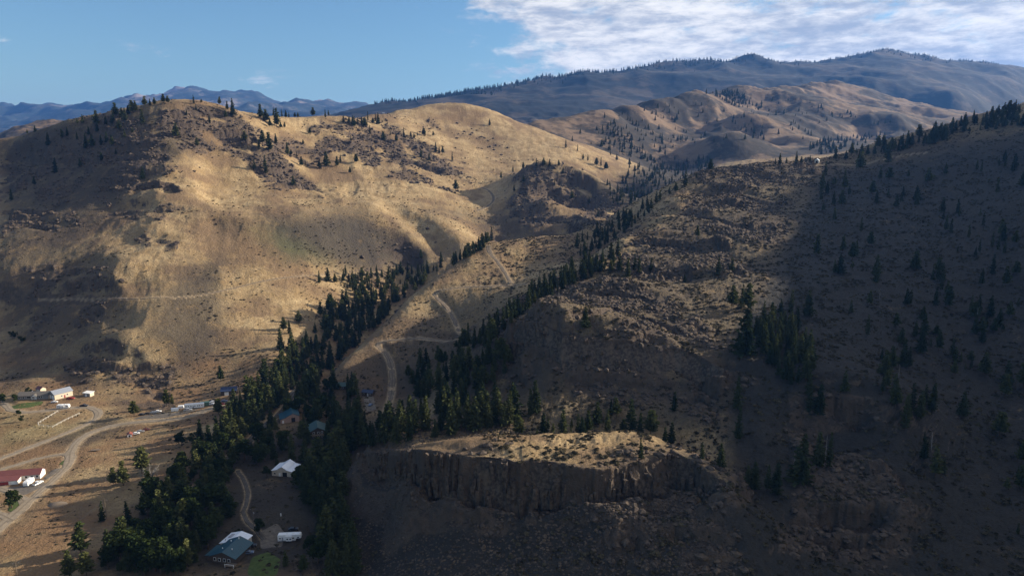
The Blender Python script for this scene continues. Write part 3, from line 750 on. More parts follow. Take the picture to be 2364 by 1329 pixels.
# ------------------------------------------------------------------ mesh builder and small materials
class MB:
    def __init__(s): s.v = []; s.f = []
    def add(s, vs, fs):
        o = len(s.v); s.v += [tuple(v) for v in vs]; s.f += [tuple(i+o for i in f) for f in fs]; return s
    def box(s, x0, x1, y0, y1, z0, z1):
        return s.add([(x,y,z) for x in (x0,x1) for y in (y0,y1) for z in (z0,z1)], [(0,1,3,2),(4,6,7,5),(0,4,5,1),(2,3,7,6),(0,2,6,4),(1,5,7,3)])
    def prism(s, prof, y0, y1, inset=0.0):            # profile in x,z swept along y
        n = len(prof); cx = sum(p[0] for p in prof)/n; cz = sum(p[1] for p in prof)/n
        a = [(x, y0, z) for x, z in prof]; b = [(x, y1, z) for x, z in prof]
        return s.add(a+b, [tuple(range(n)), tuple(range(2*n-1, n-1, -1))]+[(i, n+i, n+(i+1) % n, (i+1) % n) for i in range(n)])
    def cyl(s, x, y, z, r, h, n=10, axis='z', r2=None):
        r2 = r if r2 is None else r2; vs = []
        for k, rr in ((0, r), (1, r2)):
            for i in range(n):
                a = 2*math.pi*i/n; c, d = math.cos(a)*rr, math.sin(a)*rr
                vs.append((x+c, y+d, z+h*k) if axis == 'z' else (x+c, y+h*k, z+d))
        return s.add(vs, [tuple(range(n-1, -1, -1)), tuple(range(n, 2*n))]+[(i, (i+1) % n, n+(i+1) % n, n+i) for i in range(n)])
    def tube(s, pts, rs, n=6):
        vs = []; fs = []
        for i, (p, r) in enumerate(zip(pts, rs)):
            p = Vector(p); a = Vector(pts[max(i-1, 0)]); b = Vector(pts[min(i+1, len(pts)-1)])
            t = (b-a).normalized(); u = t.cross(Vector((0.3, 0.9, 0.1))).normalized(); w = t.cross(u)
            for j in range(n):
                an = 2*math.pi*j/n; vs.append(p+u*math.cos(an)*r+w*math.sin(an)*r)
        for i in range(len(pts)-1):
            for j in range(n): fs.append((i*n+j, i*n+(j+1) % n, (i+1)*n+(j+1) % n, (i+1)*n+j))
        fs.append(tuple(range(n-1, -1, -1))); fs.append(tuple(range((len(pts)-1)*n, len(pts)*n)))
        return s.add(vs, fs)
    def mesh(s, name, mat, smooth=False):
        me = bpy.data.meshes.new(name); me.from_pydata(s.v, [], s.f)
        if mat: me.materials.append(mat)
        if smooth: me.polygons.foreach_set('use_smooth', [True]*len(me.polygons))
        me.validate(); me.update(); return me
    def build(s, name, mat, parent=None, smooth=False, label=None):
        o = bpy.data.objects.new(name, s.mesh(name, mat, smooth)); col.objects.link(o)
        if parent: o.parent = parent
        if label: o['label'] = label
        bm = bmesh.new(); bm.from_mesh(o.data); bmesh.ops.recalc_face_normals(bm, faces=bm.faces); bm.to_mesh(o.data); bm.free()
        return o
def thing(name, label, cat, loc, rz=0.0, group=None):
    o = bpy.data.objects.new(name, None); col.objects.link(o); o.empty_display_size = 0.5
    o.location = loc; o.rotation_euler = (0, 0, rz); o['label'] = label; o['category'] = cat
    if group: o['group'] = group
    return o
def tag(o, label, cat, group=None):
    o['label'] = label; o['category'] = cat
    if group: o['group'] = group
    return o
def paint(name, colr, rough=0.6, metal=0.0, var=0.12, scale=1.2, ribs=None):
    m, k = new_mat(name)
    tc = k.new('ShaderNodeTexCoord'); P = tc.outputs['Object']
    n = k.noise(P, scale, 5, 0.65)
    c = k.mix(k.ramp(n, 0.3, 0.75), colr, tuple(x*(1-var*2.2) for x in colr))
    bump = n
    if ribs:
        w = k.new('ShaderNodeTexWave', wave_type='BANDS', bands_direction=ribs[0]); k.l.new(P, w.inputs[0]); w.inputs['Scale'].default_value = ribs[1]
        bump = w.outputs[1]
    b = finish_mat(k, c, rough, bump, 0.3 if ribs else 0.1, 0.05)
    b.inputs['Metallic'].default_value = metal; b.inputs['Specular IOR Level'].default_value = 0.4
    return m
M = dict(
    roof_grey=paint('brown_grey_shingle', (0.13, 0.115, 0.10), 0.9, 0, 0.2, 3), roof_metal=paint('grey_metal_roof', (0.30, 0.32, 0.36), 0.45, 0.3, 0.06, 1, ('X', 2.0)),
    roof_red=paint('dull_red_metal_roof', (0.17, 0.058, 0.048), 0.55, 0.1, 0.1, 1, ('X', 2.0)), roof_teal=paint('teal_metal_roof', (0.013, 0.060, 0.085), 0.5, 0.1, 0.1, 1, ('X', 2.0)),
    roof_white=paint('white_metal_roof', (0.72, 0.75, 0.80), 0.45, 0.1, 0.05, 1, ('X', 2.0)), roof_blue=paint('blue_metal_roof', (0.022, 0.036, 0.085), 0.5, 0.1, 0.1, 1, ('X', 2.0)),
    roof_dark=paint('dark_green_roof', (0.03, 0.07, 0.07), 0.6, 0.1, 0.1, 1, ('X', 2.0)),
    side_grey=paint('grey_siding', (0.20, 0.19, 0.18), 0.8, 0, 0.1, 1, ('Z', 3.0)), side_cream=paint('cream_siding', (0.55, 0.46, 0.35), 0.8, 0, 0.06, 1, ('Z', 3.0)),
    side_white=paint('white_siding', (0.66, 0.63, 0.58), 0.75, 0, 0.06, 1, ('Z', 3.0)), side_pink=paint('tan_pink_siding', (0.36, 0.24, 0.19), 0.8, 0, 0.08, 1, ('X', 3.0)),
    side_brown=paint('dark_brown_siding', (0.07, 0.05, 0.04), 0.85, 0, 0.1, 1, ('Z', 3.0)), trim=paint('white_trim', (0.78, 0.76, 0.72), 0.6),
    door_red=paint('red_door', (0.25, 0.03, 0.03), 0.6), door_dark=paint('dark_opening', (0.015, 0.014, 0.014), 0.9), glass=paint('dark_glass', (0.02, 0.025, 0.03), 0.08),
    white=paint('white_vehicle_paint', (0.75, 0.74, 0.72), 0.35, 0, 0.04), silver=paint('silver_vehicle_paint', (0.40, 0.41, 0.43), 0.35, 0.4, 0.04), red=paint('red_vehicle_paint', (0.30, 0.02, 0.02), 0.35, 0, 0.05),
    black=paint('black_vehicle_paint', (0.02, 0.02, 0.024), 0.3, 0, 0.05), blue=paint('blue_grey_vehicle_paint', (0.10, 0.14, 0.22), 0.35, 0.2, 0.05), rust=paint('rusty_red_paint', (0.22, 0.06, 0.04), 0.8, 0, 0.2),
    tyre=paint('tyre_rubber', (0.018, 0.018, 0.018), 0.9), rim=paint('steel_rim', (0.35, 0.35, 0.36), 0.4, 0.6), lamp=paint('lamp_glass', (0.6, 0.58, 0.52), 0.2), lampr=paint('tail_lamp', (0.35, 0.02, 0.02), 0.3),
    wood=paint('weathered_wood', (0.16, 0.12, 0.085), 0.9, 0, 0.15, 2), wire=paint('cable_black', (0.03, 0.03, 0.03), 0.6), greenbox=paint('green_container_paint', (0.10, 0.19, 0.15), 0.6, 0, 0.1, 1, ('X', 3.0)),
    stripe=paint('grey_trim_stripe', (0.30, 0.31, 0.33), 0.4), fencew=paint('white_fence_paint', (0.72, 0.68, 0.60), 0.8, 0, 0.12, 2),
)
R = math.radians
def gz(x, y): return float(height(x, y)[0])
def at_px(px, py):
    x, y, z = hit(px, py); return Vector((x, y, z))

# ------------------------------------------------------------------ buildings
def add_window(parent, x, y, z, w, h, face, frame=None):
    """window on the wall; face 'f' = -y, 'r' = +x, 'l' = -x"""
    a, b = MB(), MB(); e = 0.12
    if face in 'fb':
        s = -1 if face == 'f' else 1
        a.box(x-w/2-e, x+w/2+e, y+s*0.01, y+s*0.07, z-e, z+h+e); b.box(x-w/2, x+w/2, y+s*0.05, y+s*0.10, z, z+h)
    else:
        s = -1 if face == 'l' else 1
        a.box(x+s*0.01, x+s*0.07, y-w/2-e, y+w/2+e, z-e, z+h+e); b.box(x+s*0.05, x+s*0.10, y-w/2, y+w/2, z, z+h)
    o = a.build('window', frame or M['trim'], parent); b.build('pane', M['glass'], o)
def add_door(parent, x, y, z, w, h, face, mat, name='door'):
    a = MB(); 
    if face in 'fb':
        s = -1 if face == 'f' else 1; a.box(x-w/2, x+w/2, y+s*0.012, y+s*0.085, z, z+h)
    else:
        s = -1 if face == 'l' else 1; a.box(x+s*0.012, x+s*0.085, y-w/2, y+w/2, z, z+h)
    return a.build(name, mat, parent)
def gable(parent, x0, x1, y0, y1, h, rise, wall, roof, ridge='x', over=0.45, z0=-0.8, th=0.16):
    w = MB(); r = MB()
    if ridge == 'x':
        ym = (y0+y1)/2; sl = rise/(ym-y0)
        w.add([(x0,y0,z0),(x1,y0,z0),(x1,y1,z0),(x0,y1,z0),(x0,y0,h),(x1,y0,h),(x1,y1,h),(x0,y1,h),(x0,ym,h+rise),(x1,ym,h+rise)],
              [(0,1,5,4),(2,3,7,6),(1,2,6,9,5),(3,0,4,8,7),(0,3,2,1)])
        for s in (-1, 1):
            ye = y0-over if s < 0 else y1+over; ze = h-sl*over
            a = [(x0-over,ye,ze+0.03),(x1+over,ye,ze+0.03),(x1+over,ym,h+rise+0.03),(x0-over,ym,h+rise+0.03)]
            r.add(a+[(p[0],p[1],p[2]+th) for p in a], [(0,1,2,3),(7,6,5,4),(0,4,5,1),(1,5,6,2),(2,6,7,3),(3,7,4,0)])
    else:
        xm = (x0+x1)/2; sl = rise/(xm-x0)
        w.add([(x0,y0,z0),(x1,y0,z0),(x1,y1,z0),(x0,y1,z0),(x0,y0,h),(x1,y0,h),(x1,y1,h),(x0,y1,h),(xm,y0,h+rise),(xm,y1,h+rise)],
              [(0,1,5,8,4),(2,3,7,9,6),(1,2,6,5),(3,0,4,7),(0,3,2,1)])
        for s in (-1, 1):
            xe = x0-over if s < 0 else x1+over; ze = h-sl*over
            a = [(xe,y0-over,ze+0.03),(xe,y1+over,ze+0.03),(xm,y1+over,h+rise+0.03),(xm,y0-over,h+rise+0.03)]
            r.add(a+[(p[0],p[1],p[2]+th) for p in a], [(0,1,2,3),(7,6,5,4),(0,4,5,1),(1,5,6,2),(2,6,7,3),(3,7,4,0)])
    wo = w.build('wall', wall, parent); ro = r.build('roof', roof, parent)
    return wo, ro
def shed_roof(parent, x0, x1, y0, y1, zlo, zhi, roof, wall, low='f', over=0.3, z0=-0.8):
    """lean-to: low side front ('f'), left ('l') or right ('r')"""
    if low == 'f': zz = {(0,0):zlo,(1,0):zlo,(1,1):zhi,(0,1):zhi}
    elif low == 'l': zz = {(0,0):zlo,(1,0):zhi,(1,1):zhi,(0,1):zlo}
    else: zz = {(0,0):zhi,(1,0):zlo,(1,1):zlo,(0,1):zhi}
    xs, ys = (x0, x1), (y0, y1); order = [(0,0),(1,0),(1,1),(0,1)]
    MB().add([(xs[i],ys[j],z0) for i,j in order]+[(xs[i],ys[j],zz[(i,j)]) for i,j in order], [(0,1,5,4),(1,2,6,5),(2,3,7,6),(3,0,4,7)]).build('wall', wall, parent)
    xs, ys = (x0-over, x1+over), (y0-over, y1+over)
    a = [(xs[i],ys[j],zz[(i,j)]+0.03) for i,j in order]
    MB().add(a+[(p[0],p[1],p[2]+0.15) for p in a], [(3,2,1,0),(4,5,6,7),(0,1,5,4),(1,2,6,5),(2,3,7,6),(3,0,4,7)]).build('roof', roof, parent)
def spot(key): return BSPOT[key]
def build_houses():
    # ranch house
    t = thing('ranch_house', 'long low ranch house with grey-brown roof and white window trim above the green lawn', 'house', spot('ranch'), R(7))
    gable(t, -11, 11, -4.2, 4.2, 2.9, 1.9, M['side_grey'], M['roof_grey'])
    for x in (-9.6, -6.6, -3.8, 4.6, 6.2): add_window(t, x, -4.2, 1.0, 1.1, 1.3, 'f')
    add_window(t, -2.4, -4.2, 0.9, 2.0, 1.5, 'f')
    p = MB(); xm = 1.6                                     # porch gable
    p.add([(xm-1.9,-6.0,2.7),(xm,-6.0,4.1),(xm,-1.5,4.1),(xm-1.9,-3.6,2.7),(xm+1.9,-6.0,2.7),(xm+1.9,-3.6,2.7),(xm-1.9,-6.0,2.55),(xm,-6.0,3.92),(xm+1.9,-6.0,2.55)], [(0,1,2,3),(1,4,5,2),(0,6,7,1),(1,7,8,4)])
    p.build('porch_roof', M['roof_grey'], t)
    MB().add([(xm-1.7,-5.9,2.6),(xm+1.7,-5.9,2.6),(xm,-5.9,3.85)], [(0,1,2)]).build('porch_gable', M['trim'], t)
    for x in (xm-1.6, xm+1.6): MB().box(x-0.1, x+0.1, -5.9, -5.7, -0.3, 2.62).build('porch_post', M['trim'], t)
    rr = MB()
    for x in np.arange(xm-1.5, xm+1.6, 0.3): rr.box(x-0.03, x+0.03, -5.86, -5.8, 0.3, 1.2)
    rr.box(xm-1.6, xm+1.6, -5.88, -5.78, 1.2, 1.28).build('porch_railing', M['trim'], t)
    add_door(t, xm, -4.2, 0.1, 1.0, 2.1, 'f', M['trim'])
    MB().add([(11.02,-4.3,0),(11.02,4.3,0),(11.02,4.3,2.75),(11.02,0,4.6),(11.02,-4.3,2.75)], [(0,1,2,3,4)]).build('gable_cladding', M['side_cream'], t)
    MB().cyl(-2.5, 0.8, 4.2, 0.25, 1.0, 8).build('vent_pipe', M['stripe'], t)
    # workshop
    t = thing('workshop', 'tall workshop with pale grey metal roof and two white garage doors', 'garage', spot('workshop'), R(-34))
    gable(t, -4.6, 4.6, -6.5, 6.5, 4.0, 2.2, M['side_grey'], M['roof_metal'], 'y')
    MB().box(4.602, 4.66, -6.5, 6.5, -0.5, 3.95).build('sunlit_side_panel', M['side_cream'], t)  # paler panel paints sunlight onto the long wall
    for x in (-2.3, 2.0): add_door(t, x, -6.5, 0, 3.2, 2.9, 'f', M['trim'], 'garage_door')
    for y in (-1.5, 2.6): add_window(t, 4.66, y, 1.5, 1.0, 1.0, 'r')
    add_door(t, 4.66, 0.6, 0, 1.0, 2.1, 'r', M['door_red'])
    t = thing('garden_shed', 'small flat-roofed shed with white door to the right of the workshop', 'shed', spot('shed'), R(-12))
    MB().box(-3.0, 2.2, -2, 2, -0.6, 2.6).build('wall', M['side_grey'], t)
    MB().box(2.2, 3.1, -2, 2, -0.6, 2.55).build('side_wall', M['side_cream'], t)
    MB().add([(-3.4,-2.4,2.7),(3.5,-2.4,2.6),(3.5,2.4,2.9),(-3.4,2.4,3.0),(-3.4,-2.4,2.95),(3.5,-2.4,2.85),(3.5,2.4,3.15),(-3.4,2.4,3.25)], [(3,2,1,0),(4,5,6,7),(0,1,5,4),(1,2,6,5),(2,3,7,6),(3,0,4,7)]).build('roof', M['trim'], t)
    add_door(t, -0.6, -2, 0, 1.5, 2.0, 'f', M['trim'])
    t = thing('outbuilding', 'little outbuilding with red roof just behind the ranch house', 'shed', spot('redshed'), R(-25))
    gable(t, -2.8, 2.8, -2.2, 2.2, 2.6, 1.4, M['side_cream'], M['roof_red'], 'x', 0.3); add_door(t, 0, -2.2, 0, 1.0, 2.0, 'f', M['trim'])
    # long red-roofed barn
    t = thing('red_roofed_barn', 'long white barn with dull red metal roof beside the road junction', 'barn', spot('barn'), R(11))
    gable(t, -10.5, 10.5, -3.4, 3.6, 2.9, 2.0, M['side_white'], M['roof_red'])
    shed_roof(t, -10.4, 1.2, -8.6, -3.45, 2.2, 2.95, M['roof_red'], M['side_white'], 'f')
    add_door(t, -6.2, -8.6, 0, 5.6, 1.9, 'f', M['door_red'], 'garage_door'); add_door(t, -1.0, -8.6, 0, 2.2, 1.9, 'f', M['trim'], 'side_door')
    for x in (3.4, 6.4, 9.0): add_window(t, x, -3.4, 1.1, 1.1, 1.1, 'f')
    add_window(t, -9.7, -8.6, 0.9, 0.7, 1.0, 'f')
    MB().add([(10.52,-3.4,0),(10.52,3.6,0),(10.52,3.6,2.8),(10.52,0.1,4.8),(10.52,-3.4,2.8)], [(0,1,2,3,4)]).build('gable_cladding', M['trim'], t)
    # green barn in the shade
    t = thing('teal_roofed_barn', 'tan barn with dark teal roof and one open doorway, shaded in the canyon wood', 'barn', spot('greenbarn'), R(22))
    gable(t, -3.4, 4.8, -5.0, 6.5, 3.8, 1.9, M['side_pink'], M['roof_teal'], 'y')
    shed_roof(t, -7.0, -3.45, -5.0, 6.5, 2.6, 3.5, M['roof_teal'], M['side_pink'], 'l')
    add_door(t, 1.0, -5.0, 0, 2.4, 2.9, 'f', M['door_dark'], 'doorway'); add_door(t, -5.4, -5.0, 0, 0.9, 1.9, 'f', M['trim'])
    t = thing('cabin', 'dark cabin with teal roof and pale windows, right of the tan barn', 'house', spot('darkhouse'), R(18))
    gable(t, -4.6, 4.6, -6.0, 6.0, 4.6, 2.4, M['side_brown'], M['roof_dark'], 'y', 0.8)
    for z in (0.8, 3.0):
        for x in (-2.4, 0.3, 2.4): add_window(t, x, -6.0, z, 0.9, 1.1, 'f', M['trim'])
    MB().box(-4.6, 4.6, -8.0, -6.05, 2.35, 2.55).build('porch_deck', M['wood'], t)
    for x in (-4.3, 0, 4.3): MB().box(x-0.1, x+0.1, -7.9, -7.7, -0.8, 2.35).build('porch_post', M['wood'], t)
    # white-roofed building with raised centre
    t = thing('white_roofed_barn', 'small barn with bright white metal roof and raised centre, alone in the shaded clearing', 'barn', spot('whitehouse'), R(-9))
    gable(t, -2.6, 2.6, -5.0, 5.0, 4.0, 1.5, M['side_cream'], M['roof_white'], 'y', 0.35)
    shed_roof(t, -6.0, -2.62, -5.0, 5.0, 2.9, 3.75, M['roof_white'], M['side_cream'], 'l', 0.34)
    shed_roof(t, 2.62, 6.0, -5.0, 5.0, 2.9, 3.75, M['roof_white'], M['side_cream'], 'r', 0.34)
    add_door(t, -1.4, -5.0, 0, 1.1, 2.0, 'f', M['trim']); add_door(t, 1.6, -5.0, 0, 2.6, 2.4, 'f', M['door_dark'], 'doorway'); add_window(t, -4.2, -5.0, 1.0, 0.9, 0.9, 'f')
    # teal house and white-roofed garage at the bottom edge
    t = thing('teal_roofed_house', 'house with teal metal roof standing in front of the pale-roofed garage', 'house', spot('teal'), R(-12))
    gable(t, -5.6, 5.6, -6.0, 6.4, 3.2, 2.2, M['side_brown'], M['roof_teal'], 'y', 0.9)
    shed_roof(t, -8.6, -5.65, -5.4, 2.4, 2.3, 2.9, M['roof_teal'], M['side_brown'], 'l', 0.5)
    for x in (-4.2, -2.0, 0.4, 2.6): add_window(t, x, -6.0, 0.8, 1.0, 1.3, 'f')
    for x, y, z in ((-2.2, 3.6, 4.6), (-2.6, -2.4, 4.4), (2.2, -2.6, 4.6), (0.6, 5.2, 5.4)): MB().cyl(x, y, z-0.4, 0.22, 1.0, 8).build('vent_pipe', M['trim'], t)
    MB().box(2.2, 6.8, -9.0, -6.1, 0.6, 0.75).build('porch_deck', M['wood'], t)
    for x in (2.4, 6.5): MB().box(x-0.08, x+0.08, -8.9, -8.7, -0.8, 1.6).build('porch_post', M['trim'], t)
    MB().box(2.3, 6.7, -8.95, -8.85, 1.5, 1.6).build('porch_railing', M['trim'], t)
    t = thing('pale_roofed_garage', 'garage with pale lavender-white roof joined behind the teal-roofed house', 'garage', spot('whitegarage'), R(-12))
    gable(t, -5.0, 5.0, -4.4, 4.4, 3.0, 1.3, M['side_white'], M['roof_white'], 'y', 0.5)
    MB().box(-3.6, -1.4, -0.6, 2.6, 3.85, 4.0).build('roof_panel', M['stripe'], t); MB().cyl(-3.6, -2.6, 3.0, 0.2, 1.1, 8).build('vent_pipe', M['stripe'], t)
    add_door(t, 5.0, 0, 0, 3.2, 2.4, 'r', M['trim'], 'garage_door')
    t = thing('blue_roofed_hut', 'small hut with blue roof on the gravel pad under the spur', 'shed', spot('bluehut'), R(-16))
    gable(t, -4.0, 4.0, -2.6, 2.6, 2.6, 1.2, M['side_brown'], M['roof_blue']); add_door(t, 0.6, -2.6, 0, 1.0, 2.0, 'f', M['trim'])
    for x in (-2.6, 2.6): add_window(t, x, -2.6, 1.0, 0.9, 0.9, 'f')
    t = thing('canyon_house', 'low house with dark teal roof at the foot of the spur', 'house', spot('canyonhouse'), R(-6))
    gable(t, -5.5, 5.5, -3.5, 3.5, 2.6, 1.6, M['side_brown'], M['roof_dark'], 'x', 0.6)
    for x in (-3.6, -0.4, 2.8): add_window(t, x, -3.5, 0.9, 1.0, 1.1, 'f')
    add_door(t, 1.2, -3.5, 0, 0.95, 2.0, 'f', M['wood'])
    t = thing('blue_roofed_barn', 'barn with dark blue roof at the end of the gravel road, half hidden by pines', 'barn', spot('bluebarn'), R(14))
    gable(t, -5.5, 5.5, -4.0, 4.0, 3.4, 1.9, M['side_brown'], M['roof_blue']); add_door(t, -1.5, -4.0, 0, 3.0, 2.6, 'f', M['trim'], 'garage_door')
    t = thing('hilltop_house', 'tiny white-walled house on the skyline of the far golden hill', 'house', spot('hilltop'), R(10))
    gable(t, -6, 6, -3.5, 3.5, 2.6, 2.0, M['side_white'], M['roof_metal']); add_window(t, -3, -3.5, 1, 1.2, 1.2, 'f'); add_door(t, 1.5, -3.5, 0, 1.1, 2.0, 'f', M['door_dark'])
    t = thing('white_cabin', 'small white gabled cabin at the end of the knob beside the track', 'cabin', spot('cabin'), R(-28))
    gable(t, -2.2, 2.2, -3.2, 3.2, 3.0, 1.8, M['side_white'], M['roof_white'], 'y', 0.4); add_door(t, 0, -3.2, 0, 2.4, 2.4, 'f', M['door_dark'], 'doorway')
build_houses()

# ------------------------------------------------------------------ vehicles
def wheels(t, xs, half, r=0.36, w=0.24):
    for x in xs:
        for s in (-1, 1):
            y = s*half - (w if s > 0 else 0)
            o = MB().cyl(x, y, r, r, w, 12, 'y').build('wheel', M['tyre'], t)
            MB().cyl(x, y-0.01 if s < 0 else y+0.01, r, r*0.55, w, 10, 'y').build('rim', M['rim'], o)
def put(px, py, rz, dz=0.0):
    p = at_px(px, py); return (p.x, p.y, p.z+dz), R(rz)
def car(label, px, py, rz, paint_, kind='car', group=None, name=None):
    loc, a = put(px, py, rz)
    t = thing(name or ('pickup_truck' if kind == 'pickup' else 'parked_car'), label, 'pickup' if kind == 'pickup' else 'car', loc, a, group)
    if kind == 'pickup':
        prof = [(-2.75,0.45),(2.75,0.45),(2.8,0.95),(2.55,1.12),(1.25,1.2),(0.65,1.85),(-0.75,1.88),(-0.95,1.2),(-2.75,1.18)]
        MB().prism(prof, -0.95, 0.95).build('body', paint_, t)
        MB().box(-2.62, -1.08, -0.8, 0.8, 1.185, 1.20).build('truck_bed', M['door_dark'], t)
        win = [(-0.66,1.28),(1.02,1.28),(0.55,1.78),(-0.66,1.78)]; xs = (-1.75, 1.75)
    else:
        prof = [(-2.2,0.40),(2.2,0.40),(2.25,0.75),(1.95,0.92),(1.05,1.0),(0.35,1.46),(-1.05,1.48),(-1.85,1.05),(-2.22,0.98)]
        MB().prism(prof, -0.88, 0.88).build('body', paint_, t)
        win = [(-1.55,1.06),(0.85,1.04),(0.32,1.40),(-1.0,1.42)]; xs = (-1.35, 1.35)
    half = 0.95 if kind == 'pickup' else 0.88
    for s in (-1, 1): MB().prism(win, s*half-0.01*s, s*half+0.02*s).build('side_window', M['glass'], t)
    f = prof[4:6]; 
    MB().add([(f[0][0]-0.02,-0.75,f[0][1]+0.06),(f[0][0]-0.02,0.75,f[0][1]+0.06),(f[1][0]+0.07,0.66,f[1][1]-0.05),(f[1][0]+0.07,-0.66,f[1][1]-0.05)], [(0,1,2,3)]).build('windscreen', M['glass'], t)
    for s in (-1, 1):
        MB().box(prof[2][0]-0.12, prof[2][0]+0.03, s*0.62-0.16, s*0.62+0.16, 0.66, 0.82).build('headlight', M['lamp'], t)
        MB().box(prof[0][0]-0.04, prof[0][0]+0.1, s*0.66-0.1, s*0.66+0.1, 0.74, 0.92).build('tail_light', M['lampr'], t)
    wheels(t, xs, half+0.01, 0.40 if kind == 'pickup' else 0.33)
    return t
def camper(label, px, py, rz, L=8.0, H=3.0, fifth=False, group=None, slide=True):
    loc, a = put(px, py, rz)
    t = thing('camper_trailer', label, 'trailer', loc, a, group); h = L/2; w = 1.25
    if fifth: prof = [(-h,0.65),(h-2.6,0.65),(h-2.5,1.7),(h-0.3,1.75),(h,2.1),(h-0.25,H-0.25),(h-0.7,H),(-h+0.2,H),(-h,H-0.2)]
    else: prof = [(-h,0.6),(h-0.3,0.6),(h,1.1),(h-0.1,H-0.7),(h-0.6,H-0.1),(h-1.0,H),(-h+0.3,H),(-h,H-0.3)]
    MB().prism(prof, -w, w).build('body', M['white'], t)
    MB().box(-h+0.1, h-(2.7 if fifth else 0.5), -w-0.015, -w+0.01, 0.85, 1.05).build('stripe', M['stripe'], t)
    for x in ((-h+1.0), (h-3.6), (h-1.4)):
        o = MB().box(x-0.45, x+0.45, -w-0.03, -w+0.01, 1.65+(0.25 if fifth and x > h-2 else 0), 2.2+(0.2 if fifth and x > h-2 else 0)).build('window', M['glass'], t)
    if slide:
        o = MB().box(-1.6, 1.2, -w-0.7, -w+0.02, 0.85, H-0.35).build('slide_out', M['white'], t)
        for x in (-0.8, 0.5): MB().box(x-0.4, x+0.4, -w-0.73, -w-0.69, 1.6, 2.1).build('window', M['glass'], o)
    MB().box(-h+1.8, -h+2.5, -w-0.025, -w+0.01, 0.7, 2.45).build('door', M['stripe'], t)
    for x in (-1.2, 1.4): MB().box(x-0.35, x+0.35, -0.35, 0.35, H, H+0.22).build('roof_vent', M['trim'], t)
    wheels(t, (-0.9, 0.0), w+0.01, 0.36)
    MB().box(h-0.2 if not fifth else h-2.2, h+1.2 if not fifth else h-1.9, -0.06, 0.06, 0.5, 0.62 if not fifth else 1.75).build('hitch', M['wire'], t)
    MB().box(h-0.4 if not fifth else h-2.1, h-0.3 if not fifth else h-2.0, 0.5, 0.6, -0.1, 0.65).build('jack', M['wire'], t)
    return t
def build_vehicles():
    camper('white travel trailer parked on the gravel loop below the ranch house', 147, 942, 6, 8.5)
    car('white car parked in front of the workshop', 126, 929, 12, M['white'])
    car('red pickup parked by the red side door of the workshop', 163, 921, 8, M['red'], 'pickup')
    car('dark pickup at the far right tip of the gravel loop', 194, 938, 4, M['black'], 'pickup')
    camper('long white fifth-wheel trailer with slide-out in the shaded yard at the bottom', 670, 1247, 5, 10.6, 3.6, True)
    camper('white trailer standing end-on at the corner of the red-roofed barn', 67, 1118, -84, 7.0, 3.0, False, None, False)
    car('white pickup parked right of the trailer by the red-roofed barn', 88, 1117, 75, M['white'], 'pickup')
    # row along the gravel road
    for i, (px, py, rz, m, nm) in enumerate(((328,958,14,'black','leftmost dark car of the junked row below the rocks'),(341,956,20,'black','second dark car of the junked row below the rocks'),
                                            (354,954,10,'silver','silver car with white tail in the junked row below the rocks'),(365,951,16,'white','rightmost pale car of the junked row below the rocks'))):
        car(nm, px, py, rz, M[m], group='junked cars below the rocks')
    for px, py, rz, L, nm in ((404,949,14,4.6,'larger white box trailer left of the long white trailer'),(418,943,14,3.6,'smaller white box trailer close to the long white trailer')):
        loc, a = put(px, py, rz); t = thing('box_trailer', nm, 'trailer', loc, a, 'white box trailers by the road')
        MB().prism([(-L/2,0.5),(L/2,0.5),(L/2+0.2,1.2),(L/2,2.4),(-L/2,2.4)], -1.05, 1.05).build('body', M['white'], t); wheels(t, (-0.2,), 1.07, 0.33)
        MB().box(L/2, L/2+1.2, -0.05, 0.05, 0.45, 0.55).build('hitch', M['wire'], t); MB().box(-L/2-0.03, -L/2, -0.9, 0.9, 0.6, 2.3).build('rear_door', M['trim'], t)
    loc, a = put(449, 942, 15)
    t = thing('long_trailer', 'very long white trailer with a row of small windows beside the gravel road', 'trailer', loc, a)
    MB().prism([(-6.4,0.7),(6.4,0.7),(6.5,3.3),(6.2,3.6),(-6.2,3.6),(-6.5,3.3)], -1.3, 1.3).build('body', M['white'], t)
    for x in (-5.2,-3.6,-2.0,0.6,2.4,3.6,5.2): MB().box(x-0.4, x+0.4, -1.34, -1.29, 1.9, 2.5).build('window', M['glass'], t)
    MB().box(-0.9, -0.1, -1.33, -1.29, 0.75, 2.6).build('door', M['stripe'], t); wheels(t, (-2.0,-1.0,3.4), 1.31, 0.45)
    car('silver pickup parked at the left end of the long white trailer', 434, 948, 20, M['silver'], 'pickup')
    loc, a = put(473, 936, 14)
    t = thing('storage_container', 'green storage container at the right end of the long white trailer', 'container', loc, a)
    MB().box(-3.0, 3.0, -1.2, 1.2, 0.1, 2.7).build('body', M['greenbox'], t); MB().box(-3.1, 3.1, -1.3, 1.3, 2.7, 2.82).build('roof', M['greenbox'], t)
    for y in (-0.6, 0.6): MB().box(-3.06, -3.0, y-0.55, y+0.55, 0.2, 2.6).build('door', M['greenbox'], t)
    car('white pickup nearest the green storage container', 485, 934, 12, M['white'], 'pickup'); car('white car just right of the green container, behind the pickup', 492, 929, 12, M['white'])
    car('pale blue car parked near the dark blue-roofed barn', 518, 927, 12, M['blue']); car('red car at the shaded edge of the gravel road', 514, 934, 18, M['red'])
    # by the shaded houses
    car('dark red pickup beside the pale-roofed garage', 578, 1262, 14, M['black'], 'pickup'); car('blue-grey car next to the teal-roofed house', 574, 1277, 10, M['blue'])
    car('dark car parked behind the fifth-wheel trailer', 677, 1223, 12, M['black']); car('white pickup parked by the dark cabin', 723, 981, 20, M['white'], 'pickup')
